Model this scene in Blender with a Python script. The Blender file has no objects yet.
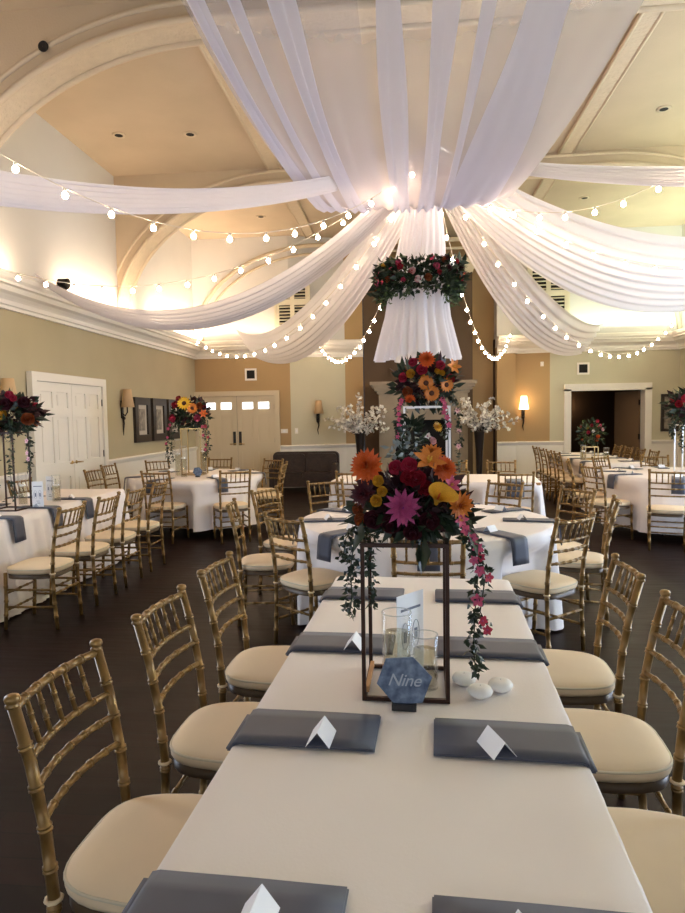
import bpy, math, random
from math import sin, cos, pi, radians, sqrt, atan2
from mathutils import Vector, Matrix, Quaternion
random.seed(7)
SC = bpy.context.scene
COL = SC.collection

# ------------------------------------------------------------------ materials
def mat(name, col, rough=.6, metal=0., noise=0., nscale=8., bump=0., bscale=40., sheen=0., spec=.5, col2=None, coat=0.):
    m = bpy.data.materials.new(name); m.use_nodes = True
    nt = m.node_tree; b = nt.nodes['Principled BSDF']
    b.inputs['Base Color'].default_value = (*col, 1); b.inputs['Roughness'].default_value = rough
    b.inputs['Metallic'].default_value = metal; b.inputs['Specular IOR Level'].default_value = spec
    b.inputs['Coat Weight'].default_value = coat
    if sheen: b.inputs['Sheen Weight'].default_value = sheen
    tc = nt.nodes.new('ShaderNodeTexCoord')
    if noise or col2:
        n = nt.nodes.new('ShaderNodeTexNoise'); n.inputs['Scale'].default_value = nscale; n.inputs['Detail'].default_value = 5
        nt.links.new(tc.outputs['Object'], n.inputs['Vector'])
        r = nt.nodes.new('ShaderNodeValToRGB')
        c2 = col2 or tuple(c * (1 - noise) for c in col)
        r.color_ramp.elements[0].color = (*c2, 1); r.color_ramp.elements[1].color = (*col, 1)
        r.color_ramp.elements[0].position = .35; r.color_ramp.elements[1].position = .65
        nt.links.new(n.outputs['Fac'], r.inputs['Fac']); nt.links.new(r.outputs['Color'], b.inputs['Base Color'])
    if bump:
        n = nt.nodes.new('ShaderNodeTexNoise'); n.inputs['Scale'].default_value = bscale; n.inputs['Detail'].default_value = 4
        nt.links.new(tc.outputs['Object'], n.inputs['Vector'])
        bp = nt.nodes.new('ShaderNodeBump'); bp.inputs['Strength'].default_value = bump; bp.inputs['Distance'].default_value = .02
        nt.links.new(n.outputs['Fac'], bp.inputs['Height']); nt.links.new(bp.outputs['Normal'], b.inputs['Normal'])
    return m
def emis(name, col, st):
    m = mat(name, col); b = m.node_tree.nodes['Principled BSDF']
    b.inputs['Emission Color'].default_value = (*col, 1); b.inputs['Emission Strength'].default_value = st
    return m
def sheer(name, col, opacity):
    m = bpy.data.materials.new(name); m.use_nodes = True; nt = m.node_tree
    for n in list(nt.nodes): nt.nodes.remove(n)
    out = nt.nodes.new('ShaderNodeOutputMaterial'); mx = nt.nodes.new('ShaderNodeMixShader'); m2 = nt.nodes.new('ShaderNodeMixShader')
    t = nt.nodes.new('ShaderNodeBsdfTransparent'); d = nt.nodes.new('ShaderNodeBsdfDiffuse'); tr = nt.nodes.new('ShaderNodeBsdfTranslucent')
    d.inputs[0].default_value = (*col, 1); tr.inputs[0].default_value = (*col, 1); m2.inputs[0].default_value = .55
    nt.links.new(d.outputs[0], m2.inputs[1]); nt.links.new(tr.outputs[0], m2.inputs[2])
    mx.inputs[0].default_value = opacity
    nt.links.new(t.outputs[0], mx.inputs[1]); nt.links.new(m2.outputs[0], mx.inputs[2]); nt.links.new(mx.outputs[0], out.inputs[0])
    return m
def gathered(name, col, lo, hi):
    m = sheer(name, col, lo); nt = m.node_tree; at = nt.nodes.new('ShaderNodeAttribute'); at.attribute_name = 'gather'
    mr = nt.nodes.new('ShaderNodeMapRange'); mr.inputs['To Min'].default_value = lo; mr.inputs['To Max'].default_value = hi
    nt.links.new(at.outputs['Fac'], mr.inputs['Value']); mx = [n for n in nt.nodes if n.type == 'MIX_SHADER' and n.outputs[0].links[0].to_node.type == 'OUTPUT_MATERIAL'][0]
    nt.links.new(mr.outputs['Result'], mx.inputs[0]); return m
def glass(name, tint=(1, 1, 1), base=.035):
    m = bpy.data.materials.new(name); m.use_nodes = True; nt = m.node_tree
    for n in list(nt.nodes): nt.nodes.remove(n)
    out = nt.nodes.new('ShaderNodeOutputMaterial'); mx = nt.nodes.new('ShaderNodeMixShader')
    t = nt.nodes.new('ShaderNodeBsdfTransparent'); g = nt.nodes.new('ShaderNodeBsdfGlossy'); f = nt.nodes.new('ShaderNodeLayerWeight'); pw = nt.nodes.new('ShaderNodeMath'); pw.operation = 'POWER'; pw.inputs[1].default_value = 3.5; nt.links.new(f.outputs['Facing'], pw.inputs[0])
    ma = nt.nodes.new('ShaderNodeMath'); ma.operation = 'MULTIPLY_ADD'; ma.inputs[1].default_value = .55; ma.inputs[2].default_value = base
    t.inputs[0].default_value = (*tint, 1); g.inputs['Roughness'].default_value = .03
    nt.links.new(pw.outputs[0], ma.inputs[0]); nt.links.new(ma.outputs[0], mx.inputs[0])
    nt.links.new(t.outputs[0], mx.inputs[1]); nt.links.new(g.outputs[0], mx.inputs[2]); nt.links.new(mx.outputs[0], out.inputs[0])
    return m
def floor_mat():
    m = bpy.data.materials.new('dark_plank_floor'); m.use_nodes = True; nt = m.node_tree; b = nt.nodes['Principled BSDF']
    tc = nt.nodes.new('ShaderNodeTexCoord')
    br = nt.nodes.new('ShaderNodeTexBrick'); br.inputs['Scale'].default_value = 1
    br.inputs['Brick Width'].default_value = 1.6; br.inputs['Row Height'].default_value = .13; br.inputs['Mortar Size'].default_value = .003
    br.inputs['Color1'].default_value = (.022, .008, .006, 1); br.inputs['Color2'].default_value = (.013, .006, .004, 1); br.inputs['Mortar'].default_value = (.006, .004, .003, 1)
    n = nt.nodes.new('ShaderNodeTexNoise'); n.inputs['Scale'].default_value = 3; n.inputs['Detail'].default_value = 8
    mp = nt.nodes.new('ShaderNodeMapping'); mp.inputs['Scale'].default_value = (1, 9, 1)
    nt.links.new(tc.outputs['Object'], mp.inputs[0]); nt.links.new(mp.outputs[0], n.inputs['Vector']); nt.links.new(tc.outputs['Object'], br.inputs['Vector'])
    mx = nt.nodes.new('ShaderNodeMix'); mx.data_type = 'RGBA'; mx.blend_type = 'MULTIPLY'; mx.inputs['Factor'].default_value = .7
    nt.links.new(br.outputs['Color'], mx.inputs['A']); nt.links.new(n.outputs['Fac'], mx.inputs['B']); nt.links.new(mx.outputs['Result'], b.inputs['Base Color'])
    r = nt.nodes.new('ShaderNodeMapRange'); r.inputs['To Min'].default_value = .3; r.inputs['To Max'].default_value = .55
    nt.links.new(n.outputs['Fac'], r.inputs['Value']); nt.links.new(r.outputs['Result'], b.inputs['Roughness'])
    b.inputs['Specular IOR Level'].default_value = .13
    return m
M = {}
M['floor'] = floor_mat()
M['ceiling'] = mat('ceiling_plaster', (.54, .44, .32), .9, noise=.08, nscale=1.5, bump=.15, bscale=60)
M['upper'] = mat('upper_wall_plaster', (.70, .68, .66), .9, noise=.04, nscale=1.2)
M['arch'] = mat('arch_relief_plaster', (.62, .52, .39), .85, noise=.06, nscale=12, bump=.9, bscale=22)
M['molding'] = mat('molding_plaster', (.60, .50, .37), .8)
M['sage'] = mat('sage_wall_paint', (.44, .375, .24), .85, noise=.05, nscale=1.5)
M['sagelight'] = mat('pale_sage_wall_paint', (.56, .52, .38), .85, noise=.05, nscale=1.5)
M['tan'] = mat('tan_wall_paint', (.42, .28, .135), .85, noise=.05, nscale=1.5)  # back wall sections switch between this tone and the pale sage one
M['brown'] = mat('brown_chimney_paint', (.10, .062, .035), .8, noise=.1, nscale=2)
M['trimw'] = mat('white_trim_paint', (.82, .78, .71), .55)
M['doorw'] = mat('door_paint', (.80, .76, .68), .5)
M['doorc'] = mat('cream_door_paint', (.62, .52, .36), .5)
M['doorb'] = mat('brown_door_paint', (.20, .125, .07), .5)  # cream door leaf with the corridor's dim light put into its colour
M['gold'] = mat('antique_gold_paint', (.27, .155, .048), .34, .35, noise=.35, nscale=18)
M['darkwood'] = mat('dark_seat_rail', (.07, .042, .02), .4, .2)
M['cushion'] = mat('ivory_cushion_fabric', (.76, .60, .40), .9, sheen=.05, noise=.04, nscale=6)
M['pipe'] = mat('cushion_piping', (.62, .54, .40), .9)
M['cloth'] = mat('white_tablecloth', (.84, .775, .745), .85, noise=.02, nscale=3, bump=.05, bscale=150)
M['napkin'] = mat('slate_satin_napkin', (.058, .064, .095), .58, sheen=.1, noise=.12, nscale=10)
M['card'] = mat('white_card', (.86, .86, .88), .6)
M['bronze'] = mat('bronze_metal', (.035, .015, .010), .4, .6)
M['whitemetal'] = mat('white_metal', (.8, .8, .8), .3, .2)
M['stripwood'] = mat('warm_wood_edge', (.5, .26, .1), .5)
M['black'] = mat('black_plastic', (.012, .012, .014), .4)
M['iron'] = mat('wrought_iron', (.02, .016, .013), .45, .6)
M['brass'] = mat('brass', (.45, .30, .12), .3, .9)
M['green'] = mat('dark_leaf', (.018, .035, .014), .5, noise=.4, nscale=20)
M['green2'] = mat('mid_green_leaf', (.07, .11, .035), .5, noise=.4, nscale=20)
M['burg'] = mat('burgundy_leaf', (.045, .008, .012), .55, noise=.4, nscale=20)
M['pale'] = mat('silver_leaf', (.25, .30, .30), .6)
FC = dict(orange=(.72, .13, .02), orange2=(.68, .21, .025), magenta=(.48, .07, .22), red=(.38, .012, .03), crimson=(.55, .03, .08), yellow=(.74, .40, .03),
          calla=(.80, .42, .03), pink=(.62, .09, .19), rust=(.34, .08, .02), white=(.85, .82, .76), purple=(.32, .04, .25), palepink=(.85, .5, .5), sun=(.92, .55, .03), wine=(.07, .006, .014))
for k, v in FC.items(): M[k] = mat(k + '_petals', v, .6, noise=.3, nscale=30)
M['eye'] = mat('flower_centre', (.10, .03, .012), .9, noise=.5, nscale=90)
M['eyey'] = mat('flower_centre_yellow', (.7, .42, .05), .9)
M['glass'] = glass('clear_glass'); M['water'] = glass('water', (.84, .83, .74), .05)
M['rim'] = mat('glass_rim', (.6, .62, .62), .15)
M['wax'] = mat('white_wax', (.88, .86, .83), .5, spec=.4)
M['blue'] = mat('brushed_blue_acrylic', (.04, .07, .14), .4, col2=(.17, .23, .34), nscale=38)
M['ink'] = mat('silver_ink', (.36, .41, .49), .5)
M['print'] = mat('grey_print', (.16, .18, .24), .7)
M['stone'] = mat('mantel_stone', (.33, .27, .20), .8, noise=.15, nscale=4)
M['firebox'] = mat('firebox_black', (.01, .009, .008), .9)
M['leather'] = mat('dark_brown_leather', (.035, .018, .012), .5, noise=.5, nscale=14, bump=.4, bscale=30)
M['shade'] = mat('tan_lamp_shade', (.55, .37, .2), .8)
M['shadelit'] = emis('lit_glass_shade', (1, .72, .38), 5)
M['bulb'] = emis('lit_bulb_glass', (1, .73, .49), 112)
M['wire'] = mat('pale_cable', (.62, .56, .48), .6)
M['sheer'] = gathered('sheer_white_fabric', (.78, .74, .78), .21, .95)
M['sheer2'] = gathered('gathered_white_fabric', (.76, .75, .85), .78, .98)
M['swag'] = sheer('swag_white_fabric', (.84, .82, .86), .93)
M['frame'] = mat('dark_picture_frame', (.022, .015, .012), .4)
M['mat'] = mat('picture_mount', (.50, .45, .37), .8)
M['art'] = mat('faded_print', (.34, .30, .24), .8, col2=(.16, .14, .12), nscale=12)
M['louver'] = mat('louver_cream', (.74, .68, .52), .6)
M['dark'] = mat('dark_opening', (.012, .010, .009), .9)
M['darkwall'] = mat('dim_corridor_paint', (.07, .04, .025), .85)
M['skyglass'] = emis('daylit_pane', (.85, .92, 1), 1.6)
M['vase'] = mat('dark_bronze_vase', (.02, .014, .012), .35, .4)
M['twig'] = mat('brown_twig', (.05, .03, .02), .8)

# ------------------------------------------------------------------ mesh building
class MB:
    def __init__(s): s.v = []; s.f = []; s.mi = []; s.sm = []; s.cur = 0; s.smooth = True
    def add(s, vs, fs, smooth=None):
        o = len(s.v); s.v += [tuple(v) for v in vs]
        for f in fs:
            s.f.append([i + o for i in f]); s.mi.append(s.cur); s.sm.append(s.smooth if smooth is None else smooth)
    def box(s, a, b, Mx=None):
        (x0, y0, z0), (x1, y1, z1) = a, b
        x0, x1 = min(x0, x1), max(x0, x1); y0, y1 = min(y0, y1), max(y0, y1); z0, z1 = min(z0, z1), max(z0, z1)
        vs = [Vector(p) for p in ((x0, y0, z0), (x1, y0, z0), (x1, y1, z0), (x0, y1, z0), (x0, y0, z1), (x1, y0, z1), (x1, y1, z1), (x0, y1, z1))]
        if Mx: vs = [Mx @ v for v in vs]
        s.add(vs, [(3, 2, 1, 0), (4, 5, 6, 7), (0, 1, 5, 4), (1, 2, 6, 5), (2, 3, 7, 6), (3, 0, 4, 7)], False); return s
    def tube(s, pts, rad, n=8, cap=True, closed=False):
        P = [Vector(p) for p in pts]; N = len(P)
        R = rad if isinstance(rad, (list, tuple)) else [rad] * N
        rings = []; up = None
        for i in range(N):
            if closed: t = P[(i + 1) % N] - P[i - 1]
            else: t = P[min(i + 1, N - 1)] - P[max(i - 1, 0)]
            if t.length < 1e-9: t = Vector((0, 0, 1))
            t.normalize()
            if up is None: up = t.orthogonal().normalized()
            up = (up - t * up.dot(t)); up = up.normalized() if up.length > 1e-6 else t.orthogonal().normalized()
            w = t.cross(up)
            rings.append([P[i] + (up * cos(2 * pi * k / n) + w * sin(2 * pi * k / n)) * R[i] for k in range(n)])
        vs = [v for r in rings for v in r]; fs = []
        for i in range(N if closed else N - 1):
            j = (i + 1) % N
            for k in range(n): fs.append((i * n + k, i * n + (k + 1) % n, j * n + (k + 1) % n, j * n + k))
        if cap and not closed: fs += [tuple(range(n - 1, -1, -1)), tuple((N - 1) * n + k for k in range(n))]
        s.add(vs, fs); return s
    def lathe(s, prof, n=16, c=(0, 0, 0), cap=True):
        vs = []; fs = []
        for r, z in prof:
            for k in range(n): a = 2 * pi * k / n; vs.append((c[0] + r * cos(a), c[1] + r * sin(a), c[2] + z))
        for i in range(len(prof) - 1):
            for k in range(n): fs.append((i * n + k, i * n + (k + 1) % n, (i + 1) * n + (k + 1) % n, (i + 1) * n + k))
        if cap: fs += [tuple(range(n - 1, -1, -1)), tuple((len(prof) - 1) * n + k for k in range(n))]
        s.add(vs, fs); return s
    def sphere(s, c, r, n=8, sz=1.):
        prof = [(max(1e-4, r * sin(pi * i / n)), -r * sz * cos(pi * i / n)) for i in range(n + 1)]
        return s.lathe(prof, n + 2, c)
    def grid(s, f, nu, nv, close_u=False):
        vs = [f(i / nu, j / nv) for j in range(nv + 1) for i in range(nu + (0 if close_u else 1))]
        W = nu if close_u else nu + 1; fs = []
        for j in range(nv):
            for i in range(nu):
                a = j * W + i; b = j * W + (i + 1) % W; fs.append((a, b, b + W, a + W))
        s.add(vs, fs); return s
    def ext(s, poly, y0, y1):                 # polygon in XZ extruded along Y
        n = len(poly); vs = [(x, y0, z) for x, z in poly] + [(x, y1, z) for x, z in poly]
        fs = [tuple(range(n)), tuple(range(2 * n - 1, n - 1, -1))] + [((i + 1) % n, i, n + i, n + (i + 1) % n) for i in range(n)]
        s.add(vs, fs, False); return s
    def xf(s, Mx): s.v = [tuple(Mx @ Vector(v)) for v in s.v]; return s
    def mesh(s, name, mats):
        me = bpy.data.meshes.new(name); me.from_pydata(s.v, [], s.f)
        for m in (mats if isinstance(mats, (list, tuple)) else [mats]): me.materials.append(m)
        me.polygons.foreach_set('material_index', s.mi); me.polygons.foreach_set('use_smooth', s.sm); me.update()
        return me
    def build(s, name, mats, parent=None, loc=None, rz=0., me=None):
        return put(name, s.mesh(name, mats), parent, loc, rz)
def put(name, me, parent=None, loc=None, rz=0., Mx=None):
    o = bpy.data.objects.new(name, me); COL.objects.link(o)
    if parent: o.parent = parent
    if Mx is not None: o.matrix_local = Mx
    else:
        if loc: o.location = loc
        if rz: o.rotation_euler = (0, 0, rz)
    return o
def tag(o, label, cat, group=None):
    o['label'] = label; o['category'] = cat
    if group: o['group'] = group
    return o
def thing(name, label, cat, loc=(0, 0, 0), rz=0., group=None):
    o = bpy.data.objects.new(name, None); COL.objects.link(o); o.location = loc; o.rotation_euler = (0, 0, rz); o.empty_display_size = .1
    return tag(o, label, cat, group)
def struct(o): o['kind'] = 'structure'; return o
def kids(o): return list(o.children)
def dup(o, parent=None):
    c = o.copy(); COL.objects.link(c); c.parent = parent
    for k in kids(o): dup(k, c)
    return c
def T(x, y, z=0, rz=0): return Matrix.Translation((x, y, z)) @ Matrix.Rotation(rz, 4, 'Z')
def solid(o, th):
    m = o.modifiers.new('thickness', 'SOLIDIFY'); m.thickness = th; m.offset = 0; return o
def sstep(a, b, x):
    t = max(0, min(1, (x - a) / (b - a))); return t * t * (3 - 2 * t)

# ------------------------------------------------------------------ room shell
XL, XR, YF, YB1, YB2, ZC, ZT = -4.6, 5.86, -3.2, 13.9, 14.4, 2.92, 5.45
struct(MB().box((XL - .3, YF - .3, -.1), (XR + .3, 19, 0)).build('floor', M['floor']))
struct(MB().box((XL - .3, YF - .3, ZT), (XR + .3, 15.4, ZT + .15)).build('ceiling', M['ceiling']))
def wallset(name, segs):
    root = None
    for (a, b, m) in segs:
        o = MB().box(a, b).build(name if root is None else 'wall_panel', m, root)
        if root is None: root = struct(o)
    return root
wallset('wall_left', [((XL - .2, YF, 0), (XL, YB1 + .2, 3.0), M['sage']), ((XL - .2, YF, 3.0), (XL, YB1 + .2, ZT), M['upper'])])
wallset('wall_right', [((XR, YF, 0), (XR + .2, YB2 + .2, 3.0), M['sagelight']), ((XR, YF, 3.0), (XR + .2, YB2 + .2, ZT), M['upper'])])
wallset('wall_front', [((XL, YF - .2, 0), (XR, YF, 3.0), M['sagelight']), ((XL, YF - .2, 3.0), (XR, YF, ZT), M['upper'])])
def plate(a, b, z0, z1, th=.2):               # vertical slab between plan points, thickness behind (+Y side)
    mb = MB(); a = Vector(a); b = Vector(b); d = (b - a).normalized(); n = Vector((-d.y, d.x)) * th
    vs = [(p.x, p.y, z) for z in (z0, z1) for p in (a, b, b + n, a + n)]
    mb.add(vs, [(3, 2, 1, 0), (4, 5, 6, 7), (0, 1, 5, 4), (1, 2, 6, 5), (2, 3, 7, 6), (3, 0, 4, 7)], False); return mb
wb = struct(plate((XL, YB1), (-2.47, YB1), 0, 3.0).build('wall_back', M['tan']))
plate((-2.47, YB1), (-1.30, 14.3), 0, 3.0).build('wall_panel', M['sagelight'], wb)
plate((XL, YB1), (-2.47, YB1), 3.0, ZT).build('wall_panel', M['upper'], wb)
plate((-2.47, YB1), (-1.30, 14.3), 3.0, ZT).build('wall_panel', M['upper'], wb)
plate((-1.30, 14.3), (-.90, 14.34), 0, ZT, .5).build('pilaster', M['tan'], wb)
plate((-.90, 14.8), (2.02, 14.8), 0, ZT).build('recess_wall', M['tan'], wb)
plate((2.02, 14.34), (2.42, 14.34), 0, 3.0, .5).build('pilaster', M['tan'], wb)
plate((2.02, 14.34), (2.42, 14.34), 3.0, ZT, .5).build('pilaster', M['upper'], wb)
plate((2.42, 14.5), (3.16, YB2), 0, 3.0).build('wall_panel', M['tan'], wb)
plate((2.42, 14.5), (3.16, YB2), 3.0, ZT).build('wall_panel', M['upper'], wb)
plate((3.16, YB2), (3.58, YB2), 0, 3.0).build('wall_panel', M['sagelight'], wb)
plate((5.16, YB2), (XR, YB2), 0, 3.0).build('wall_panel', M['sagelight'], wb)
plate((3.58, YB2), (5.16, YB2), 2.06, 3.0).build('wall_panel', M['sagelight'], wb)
plate((3.16, YB2), (XR, YB2), 3.0, ZT).build('wall_panel', M['upper'], wb)
# chimney breast, dark brown, with curved cornice on top
cb = MB(); cb.box((-.88, 14.35, 0), (1.50, 14.8, 4.7)); cb.box((-.30, 14.28, 2.3), (1.0, 14.36, 4.55)).build('chimney_breast', M['brown'], wb)
cc = MB(); prof = [(.0, 0), (.06, .02), (.08, .10), (.16, .16), (.20, .24), (.0, .24)]
N = 24
def corn(u, v):
    a = pi * u; i = v * (len(prof) - 1); p = prof[int(round(i))]
    r = 1 + p[0]; return (.31 - cos(a) * (1.15 + p[0]), 14.45 - sin(a) * (.55 + p[0]), 4.62 + p[1])
cc.grid(corn, N, len(prof) - 1).build('chimney_cornice', M['molding'], wb)
MB().add([(.31 - cos(pi * i / N) * 1.15, 14.45 - sin(pi * i / N) * .55, 4.64) for i in range(N + 1)], [tuple(range(N + 1))]) if 0 else None
cs = MB(); cs.add([(.31 - cos(pi * i / N) * 1.15, 14.45 - sin(pi * i / N) * .55, 4.63) for i in range(N + 1)] + [(.31 - cos(pi * i / N) * 1.15, 14.45 - sin(pi * i / N) * .55, 4.85) for i in range(N + 1)],
       [tuple(range(N + 1)), tuple(range(2 * N + 1, N, -1))] + [(i, i + N + 1, i + N + 2, i + 1) for i in range(N)], False)
cs.build('chimney_canopy', M['molding'], wb)
# corridor beyond the doorway
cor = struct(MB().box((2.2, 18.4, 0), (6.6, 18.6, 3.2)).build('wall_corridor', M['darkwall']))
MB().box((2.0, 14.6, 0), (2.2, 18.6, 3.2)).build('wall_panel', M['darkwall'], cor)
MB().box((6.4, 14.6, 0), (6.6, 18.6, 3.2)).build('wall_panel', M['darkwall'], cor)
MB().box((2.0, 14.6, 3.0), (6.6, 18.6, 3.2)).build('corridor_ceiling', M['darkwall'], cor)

# crown: swept profile along the walls
def sweep(path, prof, mname='trim', m=None, left=True):
    P = [Vector(p) for p in path]; mb = MB(); n = len(P); off = []
    for i in range(n):
        ns = []
        for a, b in ((i - 1, i), (i, i + 1)):
            if 0 <= a and b < n:
                d = (P[b] - P[a]).normalized(); ns.append(Vector((d.y, -d.x)))
        k = sum(ns, Vector((0, 0))).normalized(); k = k / max(.4, k.dot(ns[0])); off.append(k)
    for i in range(n):
        pass
    vs = [(P[i].x + off[i].x * d, P[i].y + off[i].y * d, z) for i in range(n) for d, z in prof]; K = len(prof); fs = []
    for i in range(n - 1):
        for k in range(K - 1): fs.append((i * K + k, i * K + k + 1, (i + 1) * K + k + 1, (i + 1) * K + k))
    fs += [tuple(range(K)), tuple((n - 1) * K + k for k in range(K - 1, -1, -1))]
    mb.smooth = False; mb.add(vs, fs); return mb
crown = [(0, 2.86), (.035, 2.86), (.035, 2.90), (.06, 2.91), (.06, 2.96), (.08, 2.98), (.12, 3.01), (.18, 3.03), (.21, 3.08), (.25, 3.09), (.25, 3.12), (.28, 3.15), (.29, 3.20), (.27, 3.22), (0, 3.22)]
lpath = [(XL, YF), (XL, YB1), (-2.47, YB1), (-1.30, 14.3), (-.90, 14.34), (-.90, 14.8), (2.02, 14.8)]
struct(sweep(lpath[:5], crown).build('trim_1', M['trimw']))
struct(sweep([(2.02, 14.34), (2.42, 14.34), (2.42, 14.5), (3.16, YB2), (XR, YB2), (XR, YF)], crown).build('trim_2', M['trimw']))
rail = [(0, .85), (.02, .86), (.035, .89), (.045, .92), (.03, .935), (0, .94)]
base = [(0, 0), (.03, 0), (.03, .12), (.015, .15), (0, .15)]
pan = [(0, .12), (.012, .12), (.012, .87), (0, .87)]
for i, pth in enumerate([[(XL, YF), (XL, 7.40)], [(XL, 9.45), (XL, YB1)], [(-2.74, YB1), (-2.47, YB1), (-1.30, 14.3), (-.90, 14.34)], [(2.02, 14.34), (2.42, 14.34), (2.42, 14.5), (3.16, YB2), (3.46, YB2)], [(5.28, YB2), (XR, YB2), (XR, YF)]]):
    o = struct(sweep(pth, rail).build('trim_%d' % (3 + i), M['trimw']))
    sweep(pth, pan).build('wainscot_panel', M['trimw'] if i != 3 else M['trimw'], o)
    b = sweep(pth, base).build('baseboard_' + ['left', 'left_far', 'back', 'back_right', 'right'][i], M['trimw']); struct(b)

# transverse arches (elliptical openings under flat tops)
XC0, XC1, AZ, BZ, ZA = -1.85, 3.11, 3.2, 1.98, 5.24
def arch_curve(off=0., n=22):
    a0 = XC0 - XL - off; b = ZA - AZ - off; pts = []
    for i in range(n + 1):
        t = pi - (pi / 2) * i / n; pts.append((XC0 + (a0 + .001) * cos(t), AZ + b * sin(t)))
    a1 = XR - XC1 - off
    for i in range(n + 1):
        t = pi / 2 - (pi / 2) * i / n; pts.append((XC1 + a1 * cos(t), AZ + b * sin(t)))
    return pts
def arch(num, y0, y1):
    C = arch_curve(); mb = MB(); n = len(C)
    vs = [(x, y, z) for y in (y0, y1) for x, z in C] + [(x, y, ZT) for y in (y0, y1) for x, z in C]; fs = []
    for i in range(n - 1):
        fs += [(i, i + 1, 2 * n + i + 1, 2 * n + i), (n + i + 1, n + i, 3 * n + i, 3 * n + i + 1)]
    mb.smooth = False; mb.add(vs, fs)
    root = struct(mb.build('trim_%d' % num, M['ceiling']))
    sf = MB(); sf.add([(x, y, z) for y in (y0 - .02, y1 + .02) for x, z in C], [(i + 1, i, n + i, n + i + 1) for i in range(n - 1)]); sf.build('relief_soffit', M['arch'], root)
    for y in (y0 - .02, y1 + .02):
        MB().tube([(x, y, z - .004) for x, z in C], .035, 6).build('arch_molding', M['molding'], root)
        MB().tube([(x, y + (.015 if y < y1 else -.015), z + .0) for x, z in arch_curve(-.16)], .025, 6).build('arch_molding', M['molding'], root)
arch(10, 1.8, 2.2); arch(11, 6.02, 6.34); arch(12, 10.15, 10.5)
# back wall arch
C = arch_curve(.02)
o = struct(MB().tube([(x, 13.88, z) for x, z in C[:24]], .05, 6).build('trim_13', M['molding']))
MB().tube([(x, 13.88, z) for x, z in arch_curve(.2)[:24]], .03, 6).build('arch_molding', M['molding'], o)
MB().tube([(x, 14.38, z) for x, z in C[24:]], .05, 6).build('arch_molding', M['molding'], o)
# longitudinal ceiling ribs
for i, x in enumerate((-1.98, 2.44)):
    o = struct(MB().box((x - .085, YF, ZT - .03), (x + .085, 14.4, ZT + .01)).build('trim_%d' % (14 + i), M['arch']))
    for dx in (-.10, .10): MB().tube([(x + dx, YF, ZT - .03), (x + dx, 14.4, ZT - .02)], .022, 6).build('rib_molding', M['molding'], o)
# recessed openings in the ceiling
for i, (x, y, lab) in enumerate([(-3.85, 8.71, 'dark recessed ceiling light, left of the near pair between the left arches'), (-2.88, 8.81, 'dark recessed ceiling light right of its neighbour between the left arches'),
        (-2.73, 12.51, 'small dark recessed ceiling light above the left louvred shutters'), (3.37, 8.9, 'dark recessed ceiling light high at the right edge'), (3.3, 12.3, 'small dark recessed ceiling light above the right swag')]):
    t = thing('recessed_light', lab, 'ceiling light', (x, y, ZT - .012), 0, 'recessed ceiling lights')
    MB().lathe([(.055, 0), (.085, -.004), (.09, .010), (.055, .0115)], 20, cap=False).build('trim_ring', M['molding'], t)
    MB().lathe([(.001, .0), (.056, .0)], 20, cap=False).build('lamp_well', M['dark'], t)
t = thing('speaker', 'round black speaker set in the plaster above the nearest left arch', 'speaker', (-3.35, 5.975, 5.08))
MB().lathe([(.001, 0), (.035, 0), (.045, .004), (.05, .0), (.05, -.01)], 20, cap=False).xf(Matrix.Rotation(pi / 2, 4, 'X')).build('speaker_cone', M['dark'], t)

# ------------------------------------------------------------------ doors
def panel_leaf(w, h, m, glazed=False):
    """door leaf in XZ plane, front at -Y, origin bottom left"""
    mb = MB(); mb.box((0, 0, 0), (w, .03, h))
    st = .10; mid = w / 2; F = -.02
    mb.box((0, F, 0), (st, 0, h)); mb.box((w - st, F, 0), (w, 0, h)); mb.box((mid - .05, F, 0), (mid + .05, 0, h))
    rows = [(0, .2), (.80, 1.0), (1.60, 1.72), (h - .12, h)]
    for a, b in rows:
        mb.box((st, F, a), (mid - .05, 0, b)); mb.box((mid + .05, F, a), (w - st, 0, b))
    for a, b in ((.2, .80), (1.0, 1.60)) + (((1.72, h - .12),) if not glazed else ()):
        for x0, x1 in ((st, mid - .05), (mid + .05, w - st)):
            mb.box((x0 + .035, -.008, a + .035), (x1 - .035, 0, b - .035))
    return mb
def double_door(idx, Mx, W, H, m, glazed=False):
    root = bpy.data.objects.new('door_%d' % idx, None); COL.objects.link(root); root.matrix_world = Mx; struct(root)
    fr = MB(); fw = .11
    fr.box((-fw, -.05, 0), (0, .02, H + fw)); fr.box((W, -.05, 0), (W + fw, .02, H + fw)); fr.box((0, -.05, H), (W, .02, H + fw))
    fr.build('door_frame', M['doorw'] if not glazed else M['doorc'], root)
    for k in range(2):
        w = W / 2 - .008
        lf = panel_leaf(w, H - .01, m, glazed).build('door_leaf', m, root, (k * (W / 2) + .004, 0, .005))
        if glazed:
            for x0 in (.12, w / 2 + .06): MB().box((x0, -.005, 1.74), (x0 + w / 2 - .18, -.001, H - .14)).build('glass_pane', M['skyglass'], lf)
            MB().box((.03 if k else w - .09, -.03, .95), (.09 if k else w - .03, -.012, 1.25)).build('push_plate', M['black'], lf)
        hx = .05 if k else w - .05
        hd = MB(); hd.tube([(hx, -.012, .98), (hx, -.055, .98), (hx + (.11 if k else -.11), -.06, .975)], .011, 8); hd.sphere((hx, -.014, .98), .026, 8)
        hd.build('door_handle', M['brass'], lf)
        for z in (.25, 1.05, H - .25): MB().box((w - .002 if k else -.006, -.035, z - .05), (w + .01 if k else .004, -.012, z + .05)).build('hinge', M['iron'], lf)
    MB().box((W / 2 - .006, -.004, 0), (W / 2 + .006, .002, H)).build('door_gap', M['dark'], root)
    return root
double_door(1, Matrix.Translation((XL + .035, 7.58, 0)) @ Matrix.Rotation(pi / 2, 4, 'Z'), 1.74, 2.06, M['doorw'])
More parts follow.
